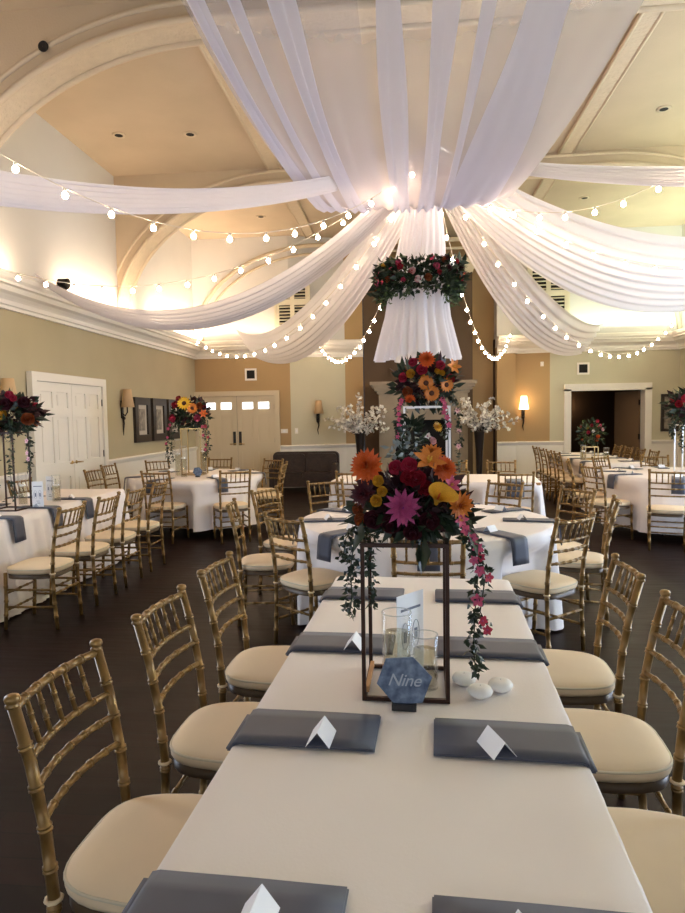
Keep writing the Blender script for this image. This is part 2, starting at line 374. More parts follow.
double_door(2, Matrix.Translation((-4.50, YB1 - .035, 0)), 1.68, 2.03, M['doorc'], True)
# open doorway on the right
r3 = bpy.data.objects.new('door_3', None); COL.objects.link(r3); r3.location = (0, YB2, 0); struct(r3)
fr = MB(); fr.box((3.46, -.06, 0), (3.60, .22, 2.06)); fr.box((5.14, -.06, 0), (5.28, .22, 2.06)); fr.box((3.46, -.06, 2.02), (5.28, .22, 2.17)); fr.build('door_frame', M['trimw'], r3)
for sx, ang, xx in ((1, radians(112), 5.13),):
    lf = panel_leaf(.76, 2.0, M['doorb'], True).build('door_leaf', M['doorb'], r3, (xx, .24, .005), ang)
    for x0 in (.13, .46): MB().box((x0, -.006, 1.74), (x0 + .17, -.002, 1.86)).build('glass_pane', M['dark'], lf)
    for z in (.25, 1.0, 1.75): MB().box((-.02, -.03, z - .06), (.01, .03, z + .06)).build('hinge', M['iron'], lf)

# louvred shutters high on the back wall
def shutters(idx, x0, x1, z0, z1, y):
    root = bpy.data.objects.new('window_%d' % idx, None); COL.objects.link(root); root.location = (0, y, 0); struct(root)
    MB().box((x0, -.02, z0), (x1, .0, z1)).build('dark_backing', M['dark'], root)
    fr = MB(); fw = .05
    fr.box((x0 - fw, -.07, z0 - fw), (x0, 0, z1 + fw)); fr.box((x1, -.07, z0 - fw), (x1 + fw, 0, z1 + fw)); fr.box((x0, -.07, z1), (x1, 0, z1 + fw)); fr.box((x0, -.07, z0 - fw), (x1, 0, z0)); xm = (x0 + x1) / 2; fr.box((xm - .045, -.065, z0), (xm + .045, 0, z1)); zm = (z0 + z1) / 2
    fr.box((x0, -.062, zm - .06), (x1, 0, zm + .06)); fr.box((x0, -.06, z0), (x0 + .05, 0, z1)); fr.box((x1 - .05, -.06, z0), (x1, 0, z1)); fr.build('shutter_frame', M['louver'], root)
    for a, b in ((x0 + .05, xm - .045), (xm + .045, x1 - .05)):
        for c, d in ((z0, zm - .06), (zm + .06, z1)):
            n = 6; sl = MB()
            for k in range(n):
                z = c + (d - c) * (k + .5) / n
                sl.box((-(b - a) / 2, -.03, -.004), ((b - a) / 2, .03, .004), Matrix.Translation(((a + b) / 2, -.04, z)) @ Matrix.Rotation(radians(32), 4, 'X'))
            sl.build('louvre_panel', M['louver'], root)
shutters(1, -2.72, -1.84 - .2, 3.55, 4.5, 13.88)
shutters(2, 2.72, 3.50, 3.58, 4.66, 14.38)
# added daylight windows, unseen: behind the camera (front wall) and on both side walls
def added_daywindow(idx, Mx, w=1.5, z0=.5, z1=2.6):
    root = bpy.data.objects.new('window_%d' % idx, None); COL.objects.link(root); root.matrix_world = Mx; struct(root)
    MB().box((0, -.02, z0), (w, -.01, z1)).build('window_pane', M['skyglass'], root)
    fr = MB()
    for a in ((-.08, z0 - .08, 0, z1 + .08), (w, z0 - .08, w + .08, z1 + .08), (0, z0 - .08, w, z0), (0, z1, w, z1 + .08), (w / 2 - .02, z0, w / 2 + .02, z1), (0, (z0 + z1) / 2 - .02, w, (z0 + z1) / 2 + .02)):
        fr.box((a[0], -.06, a[1]), (a[2], 0, a[3]))
    fr.build('window_frame', M['trimw'], root)
for i, x in enumerate((-3.6, -.75, 2.1)): added_daywindow(3 + i, Matrix.Translation((x + 1.5, YF + .02, 0)) @ Matrix.Rotation(pi, 4, 'Z'))
added_daywindow(8, Matrix.Translation((XL + .02, 2.6, 0)) @ Matrix.Rotation(pi / 2, 4, 'Z'))
for i, y in enumerate((4.1, 7.1)): added_daywindow(6 + i, Matrix.Translation((XR - .02, y, 0)) @ Matrix.Rotation(-pi / 2, 4, 'Z'))

# ------------------------------------------------------------------ chair
def ring_path(pts, r, step=.105, n=10, ends=True):
    """bamboo turned rod: path with raised rings"""
    P = [Vector(p) for p in pts]; L = [0]
    for a, b in zip(P, P[1:]): L.append(L[-1] + (b - a).length)
    tot = L[-1]
    def at(s):
        for i in range(len(P) - 1):
            if s <= L[i + 1] + 1e-9: return P[i].lerp(P[i + 1], (s - L[i]) / (L[i + 1] - L[i]))
        return P[-1]
    k = max(1, int(round(tot / step))); st = [(x, 1.) for x in L]
    for j in range(k + (1 if ends else 0)):
        s = tot * ((j + .5) / k) if not ends else tot * j / k
        if ends and (j == 0 or j == k): continue
        w = min(.0085, r * .8)
        st += [(s - w, 1.), (s - w * .8, 1.24), (s - w * .35, 1.24), (s - w * .2, 1.06), (s + w * .2, 1.06), (s + w * .35, 1.24), (s + w * .8, 1.24), (s + w, 1.)]
    st.sort(); out = []; 
    for s, q in st:
        if 0 <= s <= tot and (not out or s - out[-1][0] > 5e-5): out.append((s, q))
    return [at(s) for s, q in out], [r * q for s, q in out]
def rod(pts, r, step=.105, n=9, ends=True):
    p, q = ring_path(pts, r, step, n, ends); return MB().tube(p, q, n)
def make_chair():
    root = thing('chiavari_chair', '', 'chair')
    G = M['gold']
    for s in (-1, 1):
        mb = rod([(s * .178, -.205, 0), (s * .179, -.19, .22), (s * .18, -.185, .43), (s * .183, -.198, .60), (s * .185, -.226, .76), (s * .187, -.262, .895)], .0142, .1, 12)
        mb.lathe([(.010, 0), (.0165, .003), (.0165, .008), (.0125, .011), (.017, .016), (.0185, .023), (.016, .030), (.007, .034)], 12, (s * .187, -.264, .89))
        mb.build('back_post', G, root)
        rod([(s * .185, .20, 0), (s * .188, .185, .22), (s * .19, .18, .43)], .0138, .1, 10).build('leg', G, root)
        for z in (.30, .17): rod([(s * .1765, -.192, z), (s * .187, .19, z)], .009, .1, 8).build('stretcher', G, root)
    for y, z in ((.188, .27), (-.192, .27), (.192, .14)): rod([(-.18, y, z), (.18, y, z)], .009, .1, 8).build('stretcher', G, root)
    def bow(w, y, z, d=.03): return [(w * (2 * i / 8 - 1), y - d * (1 - (2 * i / 8 - 1) ** 2), z) for i in range(9)]
    rod(bow(.185, -.262, .885), .0112, .06, 10).build('top_rail', G, root)
    for y, z in ((-.228, .765), (-.213, .70), (-.198, .62)): rod(bow(.183, y, z), .0092, .06, 9).build('back_rail', G, root)
    for i in range(5):
        x = -.116 + .058 * i; d = .03 * (1 - (x / .185) ** 2)
        rod([(x, -.228 - d, .765), (x, -.262 - d, .885)], .0066, .04, 8).build('back_spindle', G, root)
    def outl(k, inset=0., z=0.):
        t = 2 * pi * k; c, s_ = cos(t), sin(t); e = 2 / 3.6
        x = .212 * abs(c) ** e * (1 if c > 0 else -1); y = .205 * abs(s_) ** e * (1 if s_ > 0 else -1)
        x *= 1 - .10 * max(0, -y / .205); sc = 1 - inset
        return (x * sc, (y + .005) * sc, z)
    fr = MB()
    fr.grid(lambda u, v: outl(u, [.03, .03, .16, .16, .03][int(round(v * 4))], [.385, .417, .417, .385, .385][int(round(v * 4))]), 28, 4, True); fr.build('seat_frame', M['darkwood'], root)
    lv = [(.10, .417), (.02, .421), (-.01, .433), (-.015, .445), (0, .457), (.04, .465), (.14, .472), (.35, .478), (.65, .482), (.999, .483)]
    cu = MB(); cu.grid(lambda u, v: outl(u, *lv[int(round(v * (len(lv) - 1)))]), 28, len(lv) - 1, True)
    cu = cu.build('seat_cushion', M['cushion'], root)
    MB().tube([outl(k / 36, -.005, .455) for k in range(36)], .0045, 5, closed=True).build('piping', M['pipe'], cu)
    for s in (-1, 1): MB().tube([(s * .18 + .0175 * cos(a * pi / 4), -.186 + .0175 * sin(a * pi / 4), 0.424) for a in range(8)], .006, 5, closed=True).build('cushion_tie', M['cushion'], root)
    return root
proto = make_chair(); used = [False]
CH = []
def chair(mx, my, ang, label, group):
    """mx,my: middle of the top rail; ang: facing direction in degrees"""
    o = proto if not used[0] else dup(proto); used[0] = True
    a = radians(ang); x = mx + cos(a) * .262; y = my + sin(a) * .262
    o.location = (x, y, 0); o.rotation_euler = (0, 0, a - pi / 2); tag(o, label, 'chair', group); CH.append((x, y, a)); return o

# ------------------------------------------------------------------ chairs placed
g = 'gold chairs at the foreground table'
chair(-.91, 1.57, -3, 'gold bamboo-style chair nearest the camera left of the foreground table', g)
chair(-.87, 2.18, -3, 'second nearest gold chair on the left side of the foreground table', g)
chair(-.85, 2.79, -3, 'third gold chair on the left side of the foreground table, furthest of that row', g)
chair(.93, 2.78, 177, 'gold chair furthest along the right side of the foreground table, whole back in view', g)
chair(.91, 2.17, 177, 'gold chair on the right of the foreground table, its back cut by the frame', g)
chair(.88, 1.56, 177, 'nearest right chair at the foreground table, only its ivory cushion in view', g)
g = 'gold chairs around the middle round table'
def cA(x, y, a, l): chair(x, y, a, l, g)
cA(-.80, 4.12, 50, 'gold chair in front left of the middle round table, beyond the foreground row')
cA(-1.33, 4.80, 8, 'gold chair seen edge-on at the left of the middle round table')
cA(-1.27, 5.70, -24, 'gold chair left and behind, seat tucked to the middle round table')
cA(-.80, 6.39, -59, 'gold chair behind the middle round table at its far left')
cA(.95, 6.19, -133, 'gold chair behind the middle round table at its far right')
cA(1.06, 4.10, 131, 'gold chair in front right of the middle round table, back towards the camera')
cA(1.56, 4.92, 166, 'gold chair seen edge-on at the right of the middle round table')
cA(1.47, 5.62, -150, 'gold chair right and behind, beside the middle round table')
cA(.12, 3.42, 88, 'gold chair behind the flower frame, between foreground table and middle round table')
g = 'chairs around the far head table'
chair(-.61, 7.42, 85, 'pale gold chair in front of the far head table, at its left end', g)
chair(.52, 7.28, 85, 'pale gold chair in front of the far head table, partly behind the bouquet', g)
chair(1.22, 7.19, 85, 'pale gold chair in front of the far head table, at its right end', g)
chair(-.53, 9.15, -95, 'pale chair behind the far head table, below the left white blossoms', g)
chair(.67, 9.05, -95, 'pale chair behind the far head table, just left of the right blossom vase', g)
chair(1.32, 8.97, -95, 'pale chair behind the far head table, at its right end', g)
g = 'row of gold chairs on the right side of the long left table'
for y, l in ((4.63, 'nearest gold chair in the row along the long left table'), (5.25, 'second gold chair in the row along the long left table'), (5.82, 'third gold chair in the row along the long left table'), (6.42, 'furthest gold chair in the row along the long left table')):
    chair(-2.54, y + .03, 180, l, g)
g = 'chairs beyond the long left table'
chair(-4.28, 6.75, -5, 'gold chair against the left wall, beside the tall bouquet at frame edge', g)
chair(-4.10, 8.10, -8, 'gold chair at the far end of the long left table, before the doors', g)
chair(-4.30, 8.95, -5, 'gold chair standing beside the right leaf of the white left doors', g)
g = 'chairs around the left round table'
chair(-3.08, 7.66, 82, 'pale gold chair in front left of the left round table', g)
chair(-3.88, 9.75, -45, 'gold chair behind the left round table near the wainscot', g)
chair(-2.08, 7.72, 118, 'pale gold chair with white cushion in front right of the left round table', g)
chair(-2.98, 10.15, -90, 'gold chair behind the left round table, in front of the cream doors', g)
chair(-2.02, 9.75, -120, 'gold chair behind right of the left round table, open back before the dark sofa', g)
chair(-1.70, 8.95, 180, 'gold chair seen edge-on at the right of the left round table', g)
g = 'chairs along the long right table'
for y, l in ((10.85, 'nearest gold chair in the edge-on row left of the far right table'), (11.45, 'second gold chair in the edge-on row left of the far right table'), (12.05, 'third gold chair in the edge-on row left of the far right table'), (12.65, 'furthest gold chair in the edge-on row left of the far right table')):
    chair(2.50, y, 0, l, g)
for y, l in ((10.95, 'nearest chair on the wall side of the far right table'), (11.55, 'second chair on the wall side of the far right table, before the door frame'), (12.15, 'third chair on the wall side of the far right table, before the open door'), (12.75, 'furthest chair on the wall side of the far right table')):
    chair(4.08, y, 180, l, g)
g = 'chairs around the right round table'
chair(2.22, 8.95, -12, 'gold chair seen edge-on left of the right round table', g)
chair(2.26, 8.06, 22, 'gold chair in front left of the right round table, slatted back to the camera', g)
chair(2.83, 9.62, -50, 'gold chair behind left of the right round table', g)
chair(2.87, 7.30, 70, 'gold chair with pale legs in front of the right round table, before its grey napkin', g)
chair(3.63, 9.75, -95, 'gold chair behind the right round table, below the framed picture', g)

# ------------------------------------------------------------------ tables and cloths
def round_outline(R, n=144): return [(R * cos(2 * pi * i / n), R * sin(2 * pi * i / n), cos(2 * pi * i / n), sin(2 * pi * i / n)) for i in range(n)]
def rect_outline(w, l, rc, step=.035):
    pts = []; hw, hl = w / 2 - rc, l / 2 - rc
    segs = [((hw, -hl), (hw, hl), 0), ((hw, hl), (-hw, hl), 90), ((-hw, hl), (-hw, -hl), 180), ((-hw, -hl), (hw, -hl), 270)]
    for (a, b, ang) in segs:
        n = Vector((cos(radians(ang)), sin(radians(ang)))); A = Vector(a) + n * rc; B = Vector(b) + n * rc; L = (B - A).length; k = int(L / step)
        for i in range(k): p = A.lerp(B, i / k); pts.append((p.x, p.y, n.x, n.y))
        for i in range(6):
            q = radians(ang + 90 * i / 6); m = Vector((cos(q), sin(q))); p = Vector(b) + m * rc; pts.append((p.x, p.y, m.x, m.y))
    return pts
def cloth(outl, ztop, zbot, cx, cy, rz, amp=.022, flare=.07, fold=.16, seed=0):
    rnd = random.Random(seed); n = len(outl); s = [0]
    for i in range(1, n): s.append(s[-1] + math.dist(outl[i][:2], outl[i - 1][:2]))
    tot = s[-1] + math.dist(outl[0][:2], outl[-1][:2]); k = max(4, int(round(tot / fold))); ph = [rnd.uniform(0, 6.28) for _ in range(4)]
    levels = [(.0001, 0), (.5, 0), (.85, 0), (.985, 0)]
    mb = MB(); rows = []
    for f, z in levels: rows.append([(p[0] * f, p[1] * f, ztop) for p in outl])
    D = ztop - zbot; m = 12; R = Matrix.Rotation(rz, 3, 'Z'); Ri = R.inverted()
    loc = []
    for (x, y, a) in CH:
        p = Ri @ Vector((x - cx, y - cy, 0)); loc.append((p.x, p.y, a - rz))
    rows.append([(p[0], p[1], ztop - .004) for p in outl])
    for j in range(1, m + 1):
        d = D * j / m; q = j / m; row = []
        for i, p in enumerate(outl):
            a = 2 * pi * s[i] / tot
            w = sin(k * a + ph[0] + 1.5 * sin(3 * a + ph[1])) * .6 + .4 * sin((k * 2 + 1) * a + ph[2])
            off = .008 + flare * q * (1 if D > .4 else .3) + amp * w * min(1, q * 1.6 + .1) * (1 if D > .4 else .25)
            x = p[0] + p[2] * off; y = p[1] + p[3] * off; z = ztop - .004 - d
            wz = 1 - sstep(.54, .70, z)
            if wz > 0:
                for (hx, hy, ha) in loc:
                    fx, fy = cos(ha), sin(ha); dx, dy = x - hx, y - hy; dep = dx * fx + dy * fy; lat = abs(-dx * fy + dy * fx)
                    lim = .235
                    if dep < lim and dep > -.35 and lat < .36:
                        k2 = wz * (1 - sstep(.235, .36, lat)); x += fx * (lim - dep) * k2; y += fy * (lim - dep) * k2
            row.append((x, y, z))
        rows.append(row)
    W = n
    mb.grid(lambda u, v: rows[int(round(v * (len(rows) - 1)))][int(round(u * n)) % n], n, len(rows) - 1, True)
    return mb
def table(kind, cx, cy, rz, size, lab, labc, gid, rc=.05, zbot=.02, amp=.022, flare=.06):
    t = thing('round_table' if kind == 'round' else 'banquet_table', lab, 'table', (cx, cy, 0), rz, 'tables under white cloths')
    if kind == 'round':
        R = size; outl = round_outline(R); MB().lathe([(R - .03, .725), (R - .012, .735), (R - .012, .752), (R - .02, .755)], 64).build('tabletop', M['stripwood'], t)
        lx = [(.42, .42), (-.42, .42), (.42, -.42), (-.42, -.42)]
    else:
        w, l = size; outl = rect_outline(w, l, rc); MB().box((-w / 2 + .012, -l / 2 + .012, .725), (w / 2 - .012, l / 2 - .012, .755)).build('tabletop', M['stripwood'], t)
        lx = [(sx * (w / 2 - .16 - (.0 if w < 1 else .3)), sy * (l / 2 - .3)) for sx in (-1, 1) for sy in (-1, 1)]
    if kind == 'round': lx = [(a * .7, b * .7) for a, b in lx]
    for x, y in lx: MB().tube([(x, y, 0), (x, y, .725)], .014, 8).build('leg', M['iron'], t)
    c = put('tablecloth', cloth(outl, .763, zbot, cx, cy, rz, amp, flare, seed=gid).mesh('tablecloth', M['cloth']), None, (cx, cy, 0), rz); tag(c, labc, 'tablecloth', 'white tablecloths')
    return t
RZ = -.05
def TW(x, y): return (x * cos(RZ) - y * sin(RZ), x * sin(RZ) + y * cos(RZ))
mc = TW(-.082, 1.87)
table('rect', mc[0], mc[1], RZ, (.836, 2.54), 'long narrow banquet table in the foreground under a white cloth', 'white cloth over the long foreground table, ivory in the lamp light', 1, zbot=.53, rc=.03)
AC = (.14, 4.93); RA = .95
table('round', AC[0], AC[1], 0, RA, 'round table directly beyond the foreground table', 'white floor-length cloth on the middle round table beyond the bouquet', 2)
BC = (.37, 8.15); RB = radians(-5)
table('rect', BC[0], BC[1], RB, (2.5, 1.0), 'long head table standing crosswise in front of the fireplace', 'white floor-length cloth on the crosswise head table at the fireplace', 3, rc=.12)
LC = (-3.66, 5.55)
table('rect', LC[0], LC[1], 0, (.86, 3.15), 'long banquet table beside the left wall', 'white floor-length cloth on the long left table', 4, rc=.05, flare=.12)
TC = (-2.95, 8.85)
table('round', TC[0], TC[1], 0, .93, 'round table in the left rear in front of the cream doors', 'white pleated cloth on the round table at the left rear', 5, zbot=.12)
QC = (3.5, 8.6)
table('round', QC[0], QC[1], 0, .93, 'round table at the right edge of the frame', 'white floor-length cloth on the round table at the right edge', 6, zbot=.12)
PC = (3.3, 11.7)
table('rect', PC[0], PC[1], 0, (.86, 2.9), 'long banquet table in front of the open doorway', 'white floor-length cloth on the long table by the open doorway', 7, rc=.05)

# napkins: local +X outward, origin at table edge
def napkin_mesh(L, Wd, drop, bulge=.03, inner=0.):
    mb = MB(); th = .006; path = [(-L, 0), (-L * .5, .001), (-.04, 0), (-.008, 0), (.006 + bulge * .5, -.004), (.009 + bulge * .9, -.018)]
    if drop > .03: path += [(.022 + bulge * .8, -drop * .5), (.024 + bulge, -drop)]
    elif drop > 0: path += [(.024 + bulge * .6, -drop)]
    else: path = [(-L, 0), (-L * .5, .001), (-.01, 0)]
    def f(u, v):
        i = v * (len(path) - 1); k = int(min(i, len(path) - 2)); x, z = path[k]; x2, z2 = path[k + 1]; q = i - k
        return (x + (x2 - x) * q, (u - .5) * Wd, z + (z2 - z) * q)
    for lay in (0, 1):
        mb.grid(lambda u, v: tuple(Vector(f(u, v)) + Vector((0, 0, .004 + lay * .004)) + (Vector((.003 * lay, 0, 0)))), 4, (len(path) - 1) * 2)
    return mb
NM = {}
def napkin(x, y, rz, L, Wd, drop, label, group, bulge=.03):
    k = (L, Wd, drop, bulge)
    if k not in NM: NM[k] = napkin_mesh(*k).mesh('napkin', M['napkin'])
    o = put('napkin', NM[k], None, (x, y, .765), rz); solid(o, .003); tag(o, label, 'napkin', group); return o
def card_mesh():
    mb = MB(); l, w, h = .088, .029, .037
    mb.smooth = False
    mb.add([(-w, -l / 2, 0), (0, -l / 2, h), (0, l / 2, h), (-w, l / 2, 0)], [(0, 1, 2, 3)]); mb.add([(w, -l / 2, 0), (0, -l / 2, h), (0, l / 2, h), (w, l / 2, 0)], [(3, 2, 1, 0)]); return mb.mesh('place_card', M['card'])
CM = card_mesh()
def card(x, y, rz, label, group, z=.7755):
    o = put('place_card', CM, None, (x, y, z), rz); solid(o, .0012); tag(o, label, 'place card', group); return o
rown = ['nearest', 'second nearest', 'third', 'furthest']
for k in range(4):
    yc = .832 + .6236 * k + .095
    for s in (-1, 1):
        x = -.489 if s < 0 else .325; p = TW(x, yc); side = 'left' if s < 0 else 'right'
        napkin(p[0], p[1], RZ + (pi if s < 0 else 0), .338, .178, .018, 'slate grey folded napkin, %s on the %s side of the foreground table' % (rown[k], side), 'napkins on the foreground table', .0)
        cx = {-1: -.285, 1: .133}[s]; cyy = yc - .055 + (.012 if k == 2 else .04 if k == 0 else 0)
        if (k, s) in ((0, -1), (0, 1), (1, -1), (1, 1), (2, -1)):
            q = TW(cx, cyy); card(q[0], q[1], RZ + (radians(-2) if s < 0 else radians(22)), 'white tent place card on the %s %s napkin of the foreground table' % (rown[k], side), 'place cards on the foreground table')
def place_round(cx, cy, R, name, angs, drop=.17, L=.36):
    for a, w in angs:
        t = radians(a); ux, uy = cos(t), sin(t)
        napkin(cx + ux * R, cy + uy * R, t, L, .14, drop, 'folded blue grey napkin %s %s' % (w, name), 'napkins hanging over ' + name)
        card(cx + ux * (R - .22), cy + uy * (R - .22), t + .2, 'small white place card %s %s' % (w, name), 'place cards on ' + name)
place_round(AC[0], AC[1], RA, 'the middle round table', [(-133, 'at the front left of'), (-54, 'at the front right of'), (-172, 'at the left of'), (150, 'at the rear left of'), (118, 'at the back left of'), (62, 'at the back right of'), (30, 'at the rear right of'), (-8, 'at the right of'), (-90, 'at the near middle of')])
place_round(TC[0], TC[1], .93, 'the left rear round table', [(-152, 'at the left of'), (-108, 'in front of'), (-52, 'at the front right of'), (8, 'at the right of'), (50, 'at the back right of'), (92, 'at the back of'), (140, 'at the back left of')])
place_round(QC[0], QC[1], .93, 'the right-edge round table', [(-162, 'at the left of'), (-112, 'in front of'), (165, 'at the far left of'), (122, 'at the back left of'), (85, 'at the back of')])
for (cx, cy, w, l, nm, ys) in ((LC[0], LC[1], .86, 3.15, 'the long left table', (4.55, 5.12, 5.72, 6.32)), (PC[0], PC[1], .86, 2.9, 'the long doorway table', (10.6, 11.35, 12.1, 12.75))):
    for j, y in enumerate(ys):
        for s in (-1, 1):
            d = {0: 'nearest', 1: 'second', 2: 'third', 3: 'furthest'}[j]; side = 'left' if s < 0 else 'right'
            yy = y - .15 if s > 0 and cx < 0 else y
            napkin(cx + s * w / 2, yy, 0 if s > 0 else pi, .32, .15, .20, 'blue grey napkin, %s on the %s side of %s' % (d, side, nm), 'napkins hanging over ' + nm, .04)
            card(cx + s * (w / 2 - .14), yy, .3 * s, 'white place card, %s on the %s side of %s' % (d, side, nm), 'place cards on ' + nm)
for j, x in enumerate((-.72, .0, .95)):
    for s in (-1, 1):
        p = Matrix.Rotation(RB, 3, 'Z') @ Vector((x, s * .5, 0)); w = ('left end', 'middle', 'right end')[j]; sd = 'near' if s < 0 else 'far'
        napkin(BC[0] + p.x, BC[1] + p.y, RB + s * pi / 2, .3, .20, .2, 'blue grey napkin over the %s edge of the head table, %s' % (sd, w), 'napkins hanging over the head table')

# ------------------------------------------------------------------ flowers
def petal(mb, base, d, up, L, W, curl=.15, tipw=.15, seg=3):
    """petal from base along d, normal 'up'"""
    d = d.normalized(); side = d.cross(up).normalized(); vs = []; fs = []
    for i in range(seg + 1):
        t = i / seg; w = W * (sin(pi * min(1, t * .82 + .12)) ** .8) * (1 if i < seg else tipw)
        c = base + d * (L * t) + up * (L * curl * t * t); r = up * (w * .25)
        vs += [c - side * w + r, c, c + side * w + r]
    for i in range(seg): a = i * 3; fs += [(a, a + 1, a + 4, a + 3), (a + 1, a + 2, a + 5, a + 4)]
    mb.add(vs, fs)
Zv = Vector((0, 0, 1))
def fl_dahlia(c, eye='eye', layers=4, n=13, pointy=.1):
    mb = MB()
    for l in range(layers):
        f = l / max(1, layers - 1); el = radians(8 + 62 * f); L = 1 - .5 * f; k = int(n - 3 * l)
        for i in range(k):
            a = 2 * pi * (i + .5 * (l % 2)) / k + random.uniform(-.05, .05); d = Vector((cos(a) * cos(el), sin(a) * cos(el), sin(el))); up = Vector((-cos(a) * sin(el), -sin(a) * sin(el), cos(el)))
            petal(mb, d * .08 + Zv * .08 * l, d, up, L * random.uniform(.92, 1.05), .155, .10, pointy)
    mb.cur = 1; mb.sphere((0, 0, .22), .16, 6, .8); return mb.mesh('dahlia', [M[c], M[c] if eye is None else M[eye]])
def fl_daisy(c, eye='eye', n=14):
    mb = MB()
    for l in range(2):
        for i in range(n):
            a = 2 * pi * (i + .5 * l) / n; el = radians(10 + 18 * l); d = Vector((cos(a) * cos(el), sin(a) * cos(el), sin(el))); up = Vector((-cos(a) * sin(el), -sin(a) * sin(el), cos(el)))
            petal(mb, d * .3, d, up, .72, .14, -.1, .1)
    mb.cur = 1; mb.sphere((0, 0, .1), .36, 8, .45); return mb.mesh('sunflower', [M[c], M[eye]])
def fl_rose(c, n=5):
    mb = MB()
    for l in range(4):
        r = 1 - .22 * l; a0 = l * .7
        for i in range(n):
            def f(u, v, i=i, l=l, r=r, a0=a0):
                a = a0 + 2 * pi * (i + (u - .5) * 1.35) / n; el = v * radians(95 - 12 * (3 - l)); rr = r * (sin(el) * .85 + .1) * (1 + .05 * sin(3 * pi * u))
                return (rr * cos(a), rr * sin(a), -.35 + .9 * (1 - cos(el)) * (.75 + .1 * l) - .12 * abs(u - .5))
            mb.grid(f, 4, 4)
    return mb.mesh('rose', M[c])
def fl_lily(c, eye='eyey', n=6):
    mb = MB()
    for i in range(n):
        a = 2 * pi * i / n; el = radians(34 + 8 * (i % 2)); d = Vector((cos(a) * cos(el), sin(a) * cos(el), sin(el))); up = Vector((-cos(a) * sin(el), -sin(a) * sin(el), cos(el)))
        petal(mb, Vector((0, 0, 0)), d, up, 1.05, .25, -.25, .08, 4)
    mb.cur = 1
    for i in range(5): a = i * 1.256; mb.tube([(0, 0, 0), (.15 * cos(a), .15 * sin(a), .5)], .03, 4)
    return mb.mesh('lily', [M[c], M[eye]])
def fl_calla():
    mb = MB()
    def f(u, v):
        a = 2 * pi * u; tip = max(0, cos(a)) ** 3; r = .12 + .55 * v ** 1.6 * (1 + .5 * tip); return (r * cos(a) + .25 * tip * v ** 3, r * sin(a), -.6 + 1.3 * v + .15 * tip * v)
    mb.grid(f, 18, 7, True); mb.cur = 1; mb.tube([(0, 0, -.3), (.03, 0, .2), (.06, 0, .55)], [.07, .08, .03], 6); return mb.mesh('calla_lily', [M['calla'], M['orange']])
def fl_orchid(c):
    mb = MB()
    for i in range(5):
        a = 2 * pi * i / 5 + .3; d = Vector((cos(a), sin(a), .25)).normalized(); petal(mb, Vector((0, 0, 0)), d, Zv, 1., .42 if i % 2 else .3, .1, .4)
    mb.cur = 1; mb.sphere((0, 0, .15), .2, 5); return mb.mesh('orchid', [M[c], M['magenta']])
FL = {('dahlia', 'orange'): fl_dahlia('orange', 'orange2', 5, 17, .05), ('dahlia', 'magenta'): fl_dahlia('magenta', 'purple', 5, 13, .08), ('dahlia', 'orange2'): fl_dahlia('orange2', 'rust', 4, 15, .3), ('dahlia', 'wine'): fl_dahlia('wine', 'burg', 4, 14),
      ('dahlia', 'yellow'): fl_dahlia('yellow', 'orange2', 5, 16, .5), ('sunflower', 'sun'): fl_daisy('sun'), ('sunflower', 'orange2'): fl_daisy('orange2'), ('sunflower', 'yellow'): fl_daisy('yellow', 'rust'), ('calla_lily', 'calla'): fl_calla()}
for c in ('crimson', 'red', 'yellow', 'rust', 'wine', 'pink', 'palepink', 'white', 'orange'): FL[('rose', c)] = fl_rose(c)
for c in ('orange', 'pink', 'orange2', 'purple', 'red'): FL[('lily', c)] = fl_lily(c)
for c in ('pink', 'crimson', 'white', 'palepink'): FL[('orchid', c)] = fl_orchid(c)
def flower(parent, kind, c, p, r, d):
    q = Vector(d).normalized().to_track_quat('Z', 'Y') @ Quaternion((0, 0, 1), random.uniform(0, 6.28))
    return put(kind if kind != 'dahlia' else 'dahlia', FL[(kind, c)], parent, Mx=Matrix.LocRotScale(Vector(p), q, Vector((r, r, r))))
def leaf(mb, p, d, L, W):
    d = d.normalized(); s = d.cross(Vector((random.uniform(-1, 1), random.uniform(-1, 1), random.uniform(-1, 1)))); s = s.normalized() if s.length > 1e-4 else Vector((1, 0, 0)); u = s.cross(d)
    mb.add([p, p + d * L * .45 - s * W + u * W * .4, p + d * L, p + d * L * .45 + s * W + u * W * .4, p + d * L * .5], [(0, 1, 4), (1, 2, 4), (2, 3, 4), (3, 0, 4)])
def blob(parent, c, rad, n, L, m, name='foliage', seed=1, jit=.25):
    random.seed(seed); mb = MB(); c = Vector(c)
    for i in range(n):
        v = Vector((random.gauss(0, 1), random.gauss(0, 1), random.gauss(0, 1))).normalized(); k = random.uniform(.35, 1.)
        p = c + Vector((v.x * rad[0], v.y * rad[1], v.z * rad[2])) * k; d = v + Vector((random.uniform(-1, 1), random.uniform(-1, 1), random.uniform(-.6, .8))) * .9
        leaf(mb, p, d, L * random.uniform(.6, 1.3), L * random.uniform(.2, .34))
    return mb.build(name, m, parent)
